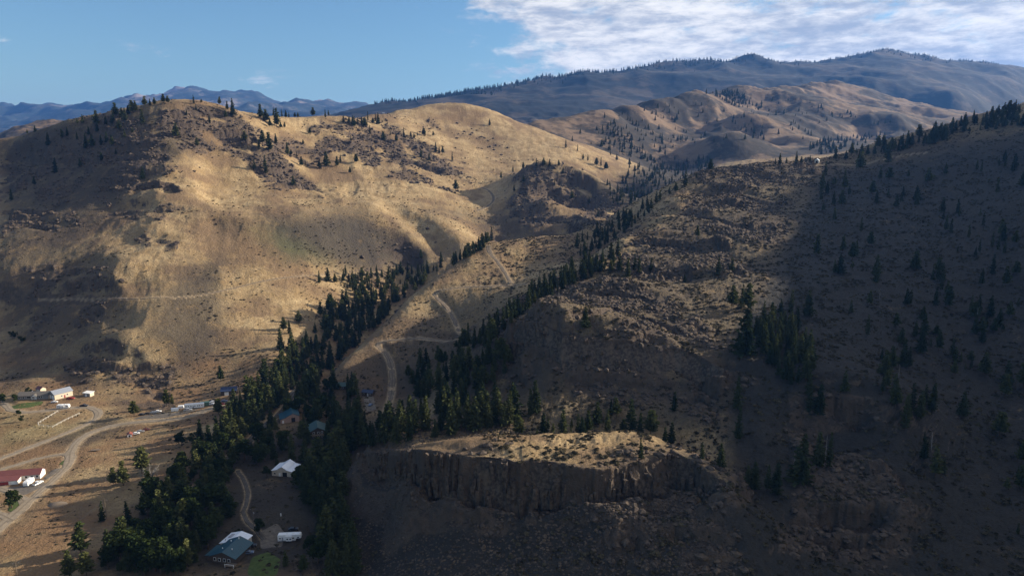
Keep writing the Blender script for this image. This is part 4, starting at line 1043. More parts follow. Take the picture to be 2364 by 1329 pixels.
    car('grey car right of the dark cabin', 737, 989, 30, M['silver']); car('dark car with white roof reflection on the gravel pad below the blue hut', 856, 936, 75, M['blue'])
    # small red shed with scrap behind it
    loc, a = put(300, 1006, 22); t = thing('red_hutch', 'tiny red shed with white arched front out in the dry field', 'shed', loc, a)
    gable(t, -1.5, 1.5, -1.7, 1.7, 1.5, 0.9, M['rust'], M['rust'], 'y', 0.2, -0.3); MB().add([(-1.3,-1.75,0),(1.3,-1.75,0),(1.3,-1.75,1.3),(0,-1.75,2.0),(-1.3,-1.75,1.3)], [(0,1,2,3,4)]).build('front_panel', M['trim'], t)
    MB().box(-0.5, 0.5, -1.82, -1.78, 0, 1.3).build('doorway', M['door_dark'], t)
    car('scrapped white car right behind the tiny red shed', 314, 1002, 22, M['white']); car('scrapped grey car second behind the tiny red shed', 325, 997, 22, M['silver']); car('scrapped rusty red car farthest behind the tiny red shed', 338, 993, 20, M['rust'])
    loc, a = put(221, 1040, 8); t = thing('flatbed_trailer', 'grey flatbed trailer left in the yellow field', 'trailer', loc, a)
    MB().box(-2.6, 2.6, -1.1, 1.1, 0.6, 0.72).build('deck', M['wood'], t); wheels(t, (-0.4, 0.4), 1.12, 0.33); MB().box(2.6, 4.0, -0.06, 0.06, 0.5, 0.6).build('hitch', M['wire'], t)
build_vehicles()

# ------------------------------------------------------------------ fences, poles, lawns
def fence(label, pts, spacing=3.0, h=1.3, rails=2, mat=None, name='paddock_fence'):
    W = [at_px(*p) for p in pts]
    t = thing(name, label, 'fence', W[0])
    post = MB().box(-0.07, 0.07, -0.07, 0.07, -0.3, h).mesh('post', mat)
    P = []
    for a, b in zip(W[:-1], W[1:]):
        n = max(1, int((b-a).length/spacing))
        for i in range(n): P.append(a.lerp(b, i/n))
    P.append(W[-1])
    P = [Vector((p.x, p.y, gz(p.x, p.y))) for p in P]
    for p in P:
        o = bpy.data.objects.new('post', post); col.objects.link(o); o.parent = t; o.location = p-W[0]
    for k in range(rails):
        z = h-0.08-k*0.5
        for a, b in zip(P[:-1], P[1:]):
            q = MB().tube([a-W[0]+Vector((0,0,z)), b-W[0]+Vector((0,0,z))], [0.055, 0.055], 4); q.build('rail', mat, t)
fence('white rail fence round the small paddock below the travel trailer', ((134,951),(112,964),(88,979),(90,983),(122,987),(150,972),(184,956)), 3.2, 1.4, 2, M['fencew'])
fence('dark low guard rail along the bend of the gravel road', ((384,969),(400,966),(420,962),(445,957),(470,950)), 3.0, 0.8, 1, M['wood'], 'guard_rail')

def pole(px, py, top_py, label):
    p = at_px(px, py); d = math.hypot(p.x, p.y)
    u, t_ = pix_ut(px, top_py); h = max(7.0, min(12.0, t_*p.y+CAMZ-p.z))
    t = thing('utility_pole', label, 'utility pole', p, R(20))
    MB().cyl(0, 0, -0.6, 0.16, h+0.6, 8, 'z', 0.11).build('pole', M['wood'], t); MB().box(-1.2, 1.2, -0.07, 0.07, h-0.7, h-0.55).build('crossarm', M['wood'], t)
    for x in (-1.1, 0, 1.1): MB().cyl(x, 0, h-0.55, 0.06, 0.22, 6).build('insulator', M['stripe'], t)
    return Vector((p.x, p.y, p.z+h-0.35)), t
pa, _ = pole(246, 1196, 1152, 'utility pole standing behind a lit pine at the edge of the dry field')
pb, _ = pole(42, 1345, 1297, 'utility pole cut by the bottom edge at lower left')
pc, tc_ = pole(586, 1214, 1172, 'utility pole with pale transformer beside the curving driveway')
MB().cyl(0.35, 0, 6.4, 0.22, 0.8, 8).build('transformer', M['stripe'], tc_)
def cable(a, b, label, sag=1.2, off=0.0):
    pts = []
    for i in range(17):
        t = i/16; p = a.lerp(b, t); p.z -= sag*4*t*(1-t); p.x += off; pts.append(p)
    o = MB().tube(pts, [0.035]*17, 4).build('power_cable', M['wire']); tag(o, label, 'cable', 'cables over the dry field')
cable(pa, pb, 'upper of two thin power cables sagging across the dry field', 1.2, 0.4); cable(pa, pb, 'lower of two thin power cables sagging across the dry field', 1.7, -0.7)
p = at_px(649, 1200); t = thing('yard_post', 'short post with a pale white cap in the shaded yard', 'post', p)
MB().cyl(0, 0, -0.3, 0.12, 2.6, 8).build('post', M['wood'], t); MB().cyl(0, 0, 2.3, 0.3, 1.2, 8).build('cap', M['trim'], t)

def lawn(name, pts, mat, lift=0.10):
    """turf laid as a slightly raised sheet following the ground"""
    W = np.array([hit(px, py)[:2] for px, py in pts]); c = W.mean(0)
    rings = []; n = 40
    seg = np.linspace(0, len(W), n, endpoint=False)
    edge = np.array([W[int(s) % len(W)]*(1-(s % 1))+W[(int(s)+1) % len(W)]*(s % 1) for s in seg])
    for _ in range(2): edge = (np.roll(edge, 1, 0)+2*edge+np.roll(edge, -1, 0))/4
    vs = []
    for k, r in enumerate((0.02, 0.35, 0.65, 0.9, 1.0)):
        q = c+(edge-c)*r; z = height(q[:, 0], q[:, 1])+(lift if r < 1 else -0.05)
        vs += [(a[0], a[1], b) for a, b in zip(q, z)]
    fs = [tuple(range(n))]+[(k*n+i, k*n+(i+1) % n, (k+1)*n+(i+1) % n, (k+1)*n+i) for k in range(4) for i in range(n)]
    o = MB().add(vs, fs).build(name, mat, None, True); o['kind'] = 'structure'
LAWN = gravel_material('green_lawn', (0.045, 0.065, 0.018), (0.08, 0.10, 0.030)); PATCHG = gravel_material('grey_yard', (0.10, 0.085, 0.07), (0.16, 0.135, 0.11))
lawn('lawn', ((22,937),(50,930),(100,925),(100,931),(70,940),(30,944)), LAWN)
lawn('lawn', ((16,1178),(28,1158),(52,1152),(58,1162),(40,1176),(24,1182)), LAWN)
lawn('lawn', ((568,1329),(580,1285),(620,1272),(650,1290),(640,1329)), LAWN)
lawn('lawn', ((135,1072),(146,1062),(153,1062),(150,1072)), LAWN)
lawn('yard', ((100,1102),(118,1085),(145,1078),(130,1092),(105,1108)), PATCHG)
lawn('yard', ((20,1125),(100,1110),(110,1118),(60,1142),(20,1140)), PATCHG)
lawn('yard', ((838,915),(862,912),(870,945),(845,950)), PATCHG)
lawn('yard', ((600,1225),(640,1205),(660,1230),(650,1262),(600,1268)), PATCHG)
lawn('yard', ((300,968),(330,958),(420,950),(470,940),(440,952),(380,965)), PATCHG)
pm = at_px(132, 1164)
o = MB().add([(math.cos(a)*r*5.2*(1+0.15*math.sin(3*a)), math.sin(a)*r*4.0, z-0.1) for r, z in ((1, -0.1), (0.7, 0.6), (0.35, 1.1), (0.05, 1.2)) for a in np.linspace(0, 2*math.pi, 14, endpoint=False)],
             [(k*14+i, k*14+(i+1) % 14, (k+1)*14+(i+1) % 14, (k+1)*14+i) for k in range(3) for i in range(14)]+[tuple(range(42, 56))]).build('dirt_mound', M['wood'], None, True)
o.location = pm; tag(o, 'low mound of bare earth in the dry grass right of the road', 'mound')

# ------------------------------------------------------------------ trees
rng = np.random.default_rng(7)
def quads_mesh(name, C, N1, N2, mat):
    """leaf faces: centre, two half axes"""
    v = np.stack((C-N1-N2, C+N1-N2*0.6, C+N1*0.7+N2, C-N1*0.8+N2*0.8), 1).reshape(-1, 3).astype(np.float32)
    n = len(C); me = bpy.data.meshes.new(name)
    me.vertices.add(4*n); me.vertices.foreach_set('co', v.ravel())
    me.loops.add(4*n); me.loops.foreach_set('vertex_index', np.arange(4*n, dtype=np.int32))
    me.polygons.add(n); me.polygons.foreach_set('loop_start', np.arange(0, 4*n, 4, dtype=np.int32))
    me.update(calc_edges=True); me.materials.append(mat); return me
def rand_unit(n):
    v = rng.normal(size=(n, 3)); return v/np.linalg.norm(v, axis=1, keepdims=True)
def leaf_material(name, a, b, trans=0.18):
    m, k = new_mat(name)
    oi = k.new('ShaderNodeObjectInfo'); geo = k.new('ShaderNodeNewGeometry')
    n = k.noise(geo.outputs['Position'], 0.8, 2, 0.6)
    c = k.mix(oi.outputs['Random'], a, b); c = k.mix(k.ramp(n, 0.3, 0.7, 0, 0.45), c, tuple(0.55*x for x in a))
    out = k.new('ShaderNodeOutputMaterial'); d = k.new('ShaderNodeBsdfDiffuse'); t = k.new('ShaderNodeBsdfTranslucent'); mx = k.new('ShaderNodeMixShader')
    mx.inputs[0].default_value = trans
    k.l.new(c, d.inputs[0]); k.l.new(c, t.inputs[0]); k.l.new(d.outputs[0], mx.inputs[1]); k.l.new(t.outputs[0], mx.inputs[2]); k.l.new(mx.outputs[0], out.inputs[0])
    return m
PINE = leaf_material('pine_needles', (0.034, 0.048, 0.018), (0.105, 0.108, 0.039)); FIR = leaf_material('fir_needles', (0.024, 0.036, 0.017), (0.075, 0.083, 0.033))
LEAF = leaf_material('broad_leaves', (0.020, 0.031, 0.011), (0.046, 0.058, 0.018), 0.25); SHRUB = leaf_material('sage_leaves', (0.040, 0.036, 0.026), (0.105, 0.088, 0.055), 0.1)
BARK = paint('pine_bark', (0.10, 0.065, 0.042), 0.95, 0, 0.2, 6); GREYBARK = paint('bleached_bark', (0.26, 0.235, 0.205), 0.95, 0, 0.15, 6)

def conifer(kind, seed):
    g = np.random.default_rng(seed)
    cb, rad, levels, size = {'fir': (0.06, 0.20, 28, 0.028), 'pine': (0.16, 0.215, 20, 0.038), 'slim': (0.08, 0.145, 27, 0.024), 'open': (0.28, 0.18, 14, 0.038)}[kind]
    cb *= g.uniform(0.6, 1.7); rad *= g.uniform(0.82, 1.2); lop = g.random()*6.28; lops = g.uniform(0.0, 0.30); top = g.uniform(0.9, 1.35)
    C, T = [], []
    for i in range(levels):
        z = cb+(0.985-cb)*((i+0.5*g.random())/levels)**0.92
        f = (z-cb)/(1-cb)
        if kind in ('pine', 'open'): prof = (math.sin(min(1, f*1.1+0.28)*math.pi*0.86)**0.7)*(1-0.45*f)
        else: prof = (1-f)**0.8*(0.72+0.28*min(1, f*7))
        rr = rad*max(0.05, prof**top)*g.uniform(0.72, 1.18)
        nb = max(3, int((5+rr*22)*(0.55 if kind == 'open' else 1)))
        ph = g.random()*6.28
        for b in range(nb):
            if g.random() < 0.10: continue
            a = ph+6.283*b/nb+g.normal()*0.25; L = rr*g.uniform(0.5, 1.25)*(1+lops*math.cos(a-lop))
            droop = -0.30 if kind == 'fir' else (0.10 if kind == 'open' else -0.12)
            m = max(1, int(L/(size*0.85)))
            for j in range(m):
                s = (j+0.6+0.4*g.random())/m
                C.append((math.cos(a)*L*s+g.normal()*size*0.3, math.sin(a)*L*s+g.normal()*size*0.3, z+L*s*droop+L*s*s*0.25+g.normal()*size*0.35)); T.append((math.cos(a), math.sin(a), droop))
    C = np.array(C); T = np.array(T); n = len(C)
    C = np.repeat(C, 2, 0)+g.normal(size=(2*n, 3))*size*0.25; T = np.repeat(T, 2, 0); T /= np.linalg.norm(T, axis=1, keepdims=True)
    ru = g.normal(size=(2*n, 3)); S = np.cross(T, ru); S /= np.linalg.norm(S, axis=1, keepdims=True)+1e-9
    sz = size*g.uniform(0.6, 1.3, (2*n, 1))
    crown = quads_mesh('crown', C, T*sz*1.1, S*sz*0.62, FIR if kind in ('fir', 'slim') else PINE)
    mb = MB(); w = 0.0125 if kind != 'open' else 0.014
    mb.tube([(0,0,-0.03),(0.003,0,0.1),(0,0.004,0.4),(0,0,0.75),(0,0,0.97)], [w*1.25, w, w*0.75, w*0.4, w*0.12], 6)
    for i in range(7):
        z = cb*0.8+(0.75-cb*0.8)*i/7; a = g.random()*6.28; L = rad*0.7*(1-z)
        mb.tube([(0,0,z),(math.cos(a)*L,math.sin(a)*L,z+0.01)], [w*0.28, w*0.08], 4)
    return crown, mb.mesh('trunk', BARK, True)
def broadleaf(seed, spread=0.42, mat=None, base=0.12, dens=1.0):
    g = np.random.default_rng(seed); C = []; mb = MB()
    mb.tube([(0,0,-0.03),(0.01,0,0.15),(0.0,0.02,0.35)], [0.032, 0.026, 0.018], 6)
    for i in range(11):
        a = g.random()*6.28; r = spread*g.uniform(0.15, 0.72); z = g.uniform(base+0.22, 0.84); R0 = g.uniform(0.13, 0.22)*(1.15-0.4*z)
        c = np.array((math.cos(a)*r*(1.1-0.5*z), math.sin(a)*r*(1.1-0.5*z), z))
        m = int(95*dens); d = g.normal(size=(m, 3)); d /= np.linalg.norm(d, axis=1, keepdims=True); C.append(c+d*R0*g.uniform(0.5, 1.12, (m, 1))*np.array((1, 1, 0.85)))
        mb.tube([(0,0,0.28),tuple(c*np.array((0.5,0.5,0.75))),tuple(c)], [0.014, 0.009, 0.004], 5)
    C = np.concatenate(C); C[:, 2] = np.clip(C[:, 2], base, 1.0); n = len(C)
    A = g.normal(size=(n, 3)); A /= np.linalg.norm(A, axis=1, keepdims=True); B = np.cross(A, g.normal(size=(n, 3))); B /= np.linalg.norm(B, axis=1, keepdims=True)
    s = g.uniform(0.022, 0.045, (n, 1))
    return quads_mesh('crown', C, A*s, B*s*0.8, mat or LEAF), mb.mesh('trunk', BARK, True)
def bare(seed):
    g = np.random.default_rng(seed); tr = MB(); br = MB()
    tr.tube([(0,0,-0.03),(0.02,0.01,0.25),(0.0,0.03,0.55)], [0.03, 0.022, 0.012], 6)
    for i in range(16):
        a = g.random()*6.28; z = g.uniform(0.12, 0.5); L = g.uniform(0.35, 0.6); t = np.array((math.cos(a)*0.55, math.sin(a)*0.55, 0.85)); p = np.array((0, 0, z)); q = p+t*L
        br.tube([p, p+t*L*0.5+g.normal(size=3)*0.02, q], [0.012, 0.008, 0.004], 4)
        for j in range(9):
            s = g.uniform(0.3, 1.0); b = p+(q-p)*s; d = t*0.4+g.normal(size=3)*0.55; d[2] = abs(d[2]); br.tube([b, b+d*g.uniform(0.08, 0.2)], [0.0065, 0.0035], 3)
    return br.mesh('branches', GREYBARK, True), tr.mesh('trunk', GREYBARK, True)
def snag(seed):
    g = np.random.default_rng(seed); br = MB(); tr = MB()
    tr.tube([(0,0,-0.03),(0.004,0,0.3),(0,0.006,0.7),(0.01,0,1.0)], [0.016, 0.013, 0.008, 0.002], 6)
    for i in range(26):
        z = g.uniform(0.25, 0.95); a = g.random()*6.28; L = 0.13*(1.1-z)*g.uniform(0.4, 1.2)
        br.tube([(0,0,z),(math.cos(a)*L,math.sin(a)*L,z+L*g.uniform(-0.3, 0.3))], [0.005, 0.0015], 3)
    return br.mesh('branches', GREYBARK, True), tr.mesh('trunk', GREYBARK, True)
PROTO = {'snag': [snag(s) for s in (18, 19)], 'fir': [conifer('fir', s) for s in (1, 2, 3, 21, 22, 23)], 'slim': [conifer('slim', s) for s in (4, 5, 24, 25)], 'pine': [conifer('pine', s) for s in (6, 7, 8, 26, 27, 28)], 'open': [conifer('open', s) for s in (9, 10, 29)],
         'leaf': [broadleaf(s) for s in (11, 12, 13)], 'bush': [broadleaf(s, 0.62, None, 0.0, 0.8) for s in (14, 15)], 'bare': [bare(s) for s in (16, 17)]}

TREES = []     # (x, y, z, height, kind, label or None, zone, apparent pixels)
def depth_of(y, z): return y*CP-(z-CAMZ)*SP
def ord_(n): return f"{n}{'th' if 10 <= n % 100 <= 20 else {1:'st',2:'nd',3:'rd'}.get(n % 10,'th')}"
def zone_list(zone, text, group, kinds, rows, ymin=170, ymax=7000):
    """trees read off one by one: pixel of the foot and height in pixels"""
    rows = sorted(rows)
    for n, r in enumerate(rows):
        x, y, z = hit(r[0], r[1], ymin, ymax); h = r[2]/F*depth_of(y, z)/CP*1.06
        TREES.append((x, y, z, h, kinds[n % len(kinds)], f"{text}, {ord_(n+1)} from the left", group, r[2]))
def zone_tops(text, group, kinds, rows):
    rows = sorted(rows)
    for n, (px, top, Y) in enumerate(rows):
        u, t = pix_ut(px, top); z = gz(u*Y, Y); h = t*Y+CAMZ-z
        if h < 3: continue
        TREES.append((u*Y, Y, z, min(h, 24), kinds[n % len(kinds)], f"{text}, {ord_(n+1)} from the left", group, h*F/Y))
KEEP = ((668,972,30),(735,1006,18),(661,1095,32),(851,913,16),(786,898,14),(672,1244,34),(535,1285,40),(548,1262,30),(530,912,12),(640,1235,50),(856,936,14))   # open ground in front of the buildings
def zone_fill(text, group, kinds, poly, count, hm, seed, gap=1.9, ymin=170, ymax=7000, clump=0):
    """a stand of look-alike trees: feet spread over a patch of the photograph"""
    g = np.random.default_rng(seed); P = np.array(poly, float); lo, hi = P.min(0), P.max(0); got = []; tries = 0
    while len(got) < count and tries < count*30:
        tries += 1; q = g.uniform(lo, hi)
        ins = False
        for i in range(len(P)):
            x1, y1 = P[i]; x2, y2 = P[(i+1) % len(P)]
            if (y1 > q[1]) != (y2 > q[1]) and q[0] < (x2-x1)*(q[1]-y1)/(y2-y1)+x1: ins = not ins
        if not ins or any(abs(q[0]-bx) < bw and -6 < q[1]-by < 62 for bx, by, bw in KEEP): continue
        x, y, z = hit(q[0], q[1], ymin, ymax)
        if clump and float(fbm(np.array([x]), np.array([y]), clump, 2, seed)[0]) < 0.02 and g.random() < 0.85: continue
        if any((x-a)**2+(y-b)**2 < gap*gap for a, b in got): continue
        if any(np.min(np.hypot(L[:, 0]-x, L[:, 1]-y)) < hw+1.6 for _, L, hw in ROAD_LINES): continue
        if any(math.hypot(bx-x, by-y) < r+2.5 for bx, by, bz, r, s in PADS): continue
        got.append((x, y)); h = hm[0]*0.62+(hm[1]*1.12-hm[0]*0.62)*g.random()**0.8
        TREES.append((x, y, z, h, kinds[int(g.integers(len(kinds)))], text, group, h*F/depth_of(y, z)))

def plan_trees():
    fp = ['fir', 'pine', 'slim']; pp = ['pine', 'open', 'pine', 'fir']
    zone_list('a', 'pine on the skyline of the left hilltop', 'pines along the left hilltop skyline', pp,
        [(81,306,15),(63,309,10),(179,287,14),(191,285,20),(223,289,32),(267,270,30),(305,262,28),(313,259,25),(334,246,22),(346,243,14),(357,242,16),(377,239,21),(387,239,16),(447,240,20),(465,238,9),(507,243,18),(525,255,20),(537,268,38),(296,264,20),(281,272,22)], 600, 1400)
    zone_list('b', 'pine on the shaded rocky flank of the left hill', 'pines on the shaded flank of the left hill', ['fir', 'pine', 'fir'],
        [(289,278,28),(329,285,32),(275,299,22),(288,318,20),(199,344,34),(214,340,28),(234,335,22),(246,329,24),(259,339,26),(129,399,34),(185,387,20),(27,462,26),(330,414,28),(406,318,32),(144,320,22),(112,337,30),(156,314,20),(80,430,22),(268,356,12),(235,373,20),(306,308,12),(455,340,22),(484,285,22),(431,266,14),(453,255,14),(245,290,20),(225,305,22),(262,285,24),(205,312,20),(178,322,18)], 600, 1400)
    zone_list('c', 'pine on the sunlit slope and saddle between the two hilltops', 'pines on the sunlit saddle', ['open', 'pine', 'slim', 'pine'],
        [(521,273,17),(602,278,36),(614,281,27),(632,270,22),(639,293,40),(623,295,22),(651,270,17),(660,273,17),(667,272,12),(681,272,11),(688,272,11),(723,269,19),(751,273,19),(758,263,12),(565,327,23),(606,335,33),(622,352,44),(598,344,20),(637,335,25),(587,391,22),(613,404,44),(677,433,27),(663,359,28),(672,359,13),(685,365,16),(696,384,21),(705,378,9),(753,391,40),(778,386,24),(786,376,18),(808,401,14),(822,378,22),(737,390,20),(700,335,12),(715,310,13),(648,297,15),(657,296,13)], 700, 1500)
    zone_list('d', 'small pine on the dark rock band of the golden hill', 'pines on the rock band of the golden hill', ['fir', 'pine', 'slim'],
        [(793,282,15),(818,293,22),(814,285,18),(835,289,18),(842,295,22),(849,278,20),(861,285,12),(867,280,18),(873,287,25),(854,310,20),(810,327,14),(885,327,22),(915,329,18),(901,312,12),(932,318,22),(956,322,15),(948,316,12),(964,314,10),(978,314,18),(894,288,8),(972,363,20),(1006,353,24),(1022,356,18),(1014,354,16),(1044,373,22),(991,370,15),(981,315,18),(1000,315,12),(826,288,16),(806,284,14)], 900, 1750)
    zone_list('e', 'pine on or beside the rocky knob in the middle distance', 'pines about the rocky knob', ['fir', 'slim', 'pine'],
        [(1130,290,15),(1184,397,14),(1157,414,17),(1208,390,15),(1208,419,15),(1187,442,15),(1238,386,20),(1255,383,18),(1269,383,16),(1290,384,14),(1306,342,18),(1333,349,15),(1321,326,12),(1346,370,13),(1357,371,14),(1377,383,18),(1387,383,20),(1399,393,18),(1445,424,18),(1462,434,20),(1135,557,32),(1280,430,18),(1320,460,18),(1360,470,16),(1380,500,18),(1300,400,14)], 950, 1900)
    zone_list('e2', 'sparse-crowned pine on the open bench', 'lone bench pine', ['open'], [(1052,441,24)], 900, 1500)
    zone_list('f', 'pine at the edge of the canyon below the gullied slope', 'pines at the canyon edge', ['pine', 'fir'],
        [(972,598,22),(1018,605,24),(1049,607,22),(737,653,28),(757,650,32),(773,653,22),(798,636,24),(655,762,30),(648,805,48),(740,732,36),(510,885,36),(668,770,30),(690,745,28)], 560, 1100)
    zone_list('g', 'sunlit-topped pine along the edge of the dry field', 'pines edging the dry field', ['pine', 'fir', 'pine'],
        [(328,1092,64),(285,1120,58),(262,1120,42),(463,1017,50),(485,1032,50),(505,957,38),(541,957,62),(542,1022,56),(236,1202,48),(297,1208,55),(330,1188,54),(310,960,36),(385,938,40),(398,936,28),(200,1329,58)], 250, 640)
    zone_list('h', 'rounded pine at the lower left, rising above the dark creek brush', 'big lower-left pines', ['pine'], [(187,1282,80),(160,1332,64)], 200, 500)
    zone_list('i', 'tree on the shaded slope right of the lit ridge', 'trees on the shaded right slope', fp,
        [(1720,818,112),(1690,705,46),(1712,712,56),(1727,718,64),(1825,722,54),(1865,732,62),(1610,548,27),(1885,592,50),(1926,505,25),(1900,488,17),(1895,460,42),(1898,435,36),(1905,405,32),(1985,395,42),(2050,380,50),(2115,462,32),(1658,640,48),(1690,625,30),(1580,652,18)], 330, 950)
    zone_list('j', 'tree on the stepped bluff face or its ledges', 'trees on the bluff', ['fir', 'slim'],
        [(1350,758,50),(1430,627,40),(1450,640,46),(1465,624,38),(1475,630,40),(1502,630,36),(1410,627,30),(1350,627,32),(1395,625,26),(1180,745,30),(1234,700,30),(1316,805,34),(1700,945,78)], 320, 700)
    zone_list('k', 'conifer on the crest line of the tree-topped knob', 'conifers along the knob crest', ['fir', 'pine', 'slim'],
        [(1640,394,25),(1582,432,34),(1800,380,25),(1838,378,28),(1850,376,15),(1870,374,14),(1790,381,16),(1815,379,14),(1608,412,14),(1560,445,22),(1545,448,16)], 800, 960)
    zone_list('l', 'tall dark conifer in the shaded hollow at the lower right', 'conifers in the lower-right hollow', ['fir', 'fir', 'slim'],
        [(1702,1018,76),(1664,1080,58),(1850,1112,112),(1790,1138,72),(1770,1132,62),(1740,1130,66),(1725,1120,50),(1890,1075,80),(1912,1080,84),(1620,1060,40),(1890,957,72),(1868,952,62),(1950,905,50)], 220, 420)
    zone_tops('sunlit conifer rising behind the flat-topped butte', 'conifers behind the flat-topped butte', ['pine', 'slim', 'fir', 'pine'],
        [(1198,956,321),(1255,948,324),(1277,976,318),(1301,941,326),(1335,953,322),(1357,946,325),(1345,960,319),(1379,926,334),(1403,939,324),(1425,914,338),(1411,920,340),(1460,917,322),(1480,949,319),(1504,943,322),(1558,902,336),(1552,971,312),(1536,985,309),(1240,985,317),(1318,985,316),(1290,990,317),(1265,965,328),(1320,965,330),(1440,965,326)])
    zone_list('m', 'young conifer growing on the sunlit top of the butte', 'butte-top conifer', ['fir'], [(1479,1058,46)], 200, 320)
    zone_fill('young conifer in the half-lit side-canyon grove', 'grove at the side canyon mouth', ['fir', 'slim', 'pine'], ((765,658),(800,640),(900,632),(1000,622),(1035,600),(985,655),(940,690),(850,695)), 105, (9, 15), 21, 2.6, 560, 1100)
    zone_fill('dark conifer in the deep canyon wood', 'canyon wood conifers', ['fir', 'pine', 'fir'], ((735,735),(790,695),(930,690),(880,750),(810,810),(745,870),(715,925),(650,945),(565,1010),(490,1035),(545,935),(620,865),(690,795)), 230, (11, 18), 22, 3.0, 400, 1000)
    zone_fill('dark tree in the shaded creek wood', 'creek wood trees', ['fir', 'pine', 'leaf', 'leaf', 'pine'], ((450,1050),(560,1010),(640,995),(600,1060),(545,1075),(520,1140),(540,1200),(490,1265),(420,1329),(215,1329),(250,1270),(350,1215),(330,1160),(390,1110)), 150, (8, 15), 23, 3.2, 220, 560)
    zone_fill('dark conifer between the clearing and the talus', 'clearing-edge conifers', ['fir', 'pine', 'fir'], ((735,1030),(780,960),(850,960),(920,980),(880,1030),(810,1050),(790,1200),(830,1329),(760,1329),(735,1200),(700,1140)), 120, (11, 18), 24, 3.2, 230, 560)
    zone_fill('tall conifer behind the left end of the butte', 'wood behind the butte', ['fir', 'fir', 'slim'], ((870,1030),(940,960),(1080,930),(1250,950),(1200,985),(1000,1012)), 60, (11, 17), 25, 3.0, 300, 460)
    zone_fill('conifer in the draw right of the lit ridge', 'draw conifers', ['fir', 'slim', 'fir'], ((1735,760),(1790,715),(1830,720),(1850,790),(1880,860),(1870,920),(1830,900),(1780,850)), 48, (10, 16), 26, 2.2, 320, 520)
    zone_fill('conifer in the belt between spur and bluff', 'treeline between spur and bluff', ['fir', 'slim', 'fir'], ((1060,800),(1120,775),(1180,722),(1260,668),(1340,622),(1420,585),(1440,600),(1350,648),(1270,690),(1190,745),(1120,805)), 95, (9, 15), 27, 2.4, 460, 820)
    zone_fill('dark conifer on the slope under the bluff', 'conifers under the bluff', ['fir', 'pine'], ((935,860),(1060,800),(1170,780),(1180,850),(1110,910),(960,925)), 70, (9, 15), 28, 3.0, 360, 640)
    zone_fill('conifer along the upper spur crest', 'upper spur conifers', ['fir', 'slim', 'fir'], ((1325,570),(1420,508),(1530,450),(1510,485),(1420,555),(1335,602)), 75, (8, 13), 29, 2.6, 640, 900)
    zone_fill('conifer on the skyline of the right-hand hill', 'right skyline conifers', ['fir', 'pine', 'fir'], ((1910,372),(2000,348),(2150,305),(2250,274),(2364,246),(2364,292),(2250,305),(2150,335),(1990,366)), 110, (9, 15), 30, 3.0, 760, 1000)
    zone_fill('conifer on the hazy dark right-hand slope', 'right slope conifers', ['fir', 'slim', 'pine'], ((1900,410),(2130,400),(2364,310),(2364,1250),(2180,1150),(2020,880),(1950,760),(1900,600)), 140, (6, 14), 31, 2.6, 230, 940, 45)
    zone_fill('small conifer in the gullies of the middle hills', 'middle hill conifers', ['fir'], ((1330,310),(1420,280),(1560,300),(1640,320),(1560,370),(1500,430),(1420,370)), 190, (8, 15), 32, 3.0, 1300, 2600, 120)
    zone_fill('small conifer in the dark gully behind the knob crest', 'dark gully conifers', ['fir', 'slim'], ((1390,430),(1470,400),(1560,385),(1640,350),(1650,395),(1560,430),(1480,480),(1420,480)), 190, (9, 15), 36, 4.0, 1100, 2200)
    zone_fill('dark conifer round the shaded houses', 'conifers round the shaded houses', ['fir', 'pine', 'leaf', 'fir'], ((615,985),(650,925),(720,890),(800,880),(830,905),(800,950),(760,985),(745,1050),(700,1035),(650,1000)), 55, (8, 15), 41, 3.5, 380, 640)
    zone_fill('dark tree at the edge of the shaded clearing', 'clearing trees', ['fir', 'leaf', 'pine'], ((590,1050),(640,1030),(720,1060),(730,1200),(740,1329),(690,1329),(700,1180),(690,1110),(600,1110)), 26, (6, 13), 42, 4.0, 240, 480)
    zone_fill('small conifer on the middle hill slopes', 'middle slope conifers', ['fir'], ((1300,290),(1430,262),(1600,215),(1760,215),(1900,240),(2080,290),(1900,330),(1640,330)), 120, (8, 16), 43, 4.0, 1700, 3600, 160)
    zone_fill('small conifer in the far gullies', 'far gully conifers', ['fir'], ((1620,205),(1700,215),(1780,260),(1700,250)), 90, (10, 18), 33, 5.0, 2000, 3600, 200)
    zone_fill('small conifer in the wood beyond the knob', 'wood beyond the knob', ['fir'], ((1860,345),(1900,325),(2060,305),(2020,325),(1960,345),(1890,362)), 80, (11, 17), 34, 6.0, 1000, 3200)
    zone_fill('pine on the near lip of the canyon', 'canyon lip pines', ['fir', 'pine'], ((1040,615),(1090,575),(1130,556),(1120,572),(1080,598)), 26, (8, 12), 35, 2.4, 560, 900)
    zone_list('s', 'pale dead snag on the dark right-hand slope', 'snags on the right slope', ['snag'], [(1835,1085,40),(2255,745,34),(2030,690,22),(2150,1040,44),(1905,1065,60),(2075,870,30),(1120,690,26),(1290,690,24)], 200, 900)
    # skyline trees of the wooded mountain
    g = np.random.default_rng(40)
    for i in range(1700):
        px = g.uniform(860, 2300); u, _ = pix_ut(px, 200); L, Z = _sec_cols(u)[2]; Y = np.exp(L); ok = (Y > 4200) & (Y < 7400)
        k = int(np.argmax(((Z-CAMZ)/Y)*ok)); y = Y[k]+g.normal()*110; x = u*y; z = gz(x, y)
        TREES.append((x, y, z, g.uniform(9, 30)*(1 if px < 1700 else 0.7), 'fir', 'conifer on the far wooded skyline', 'far skyline conifers', 3.0))
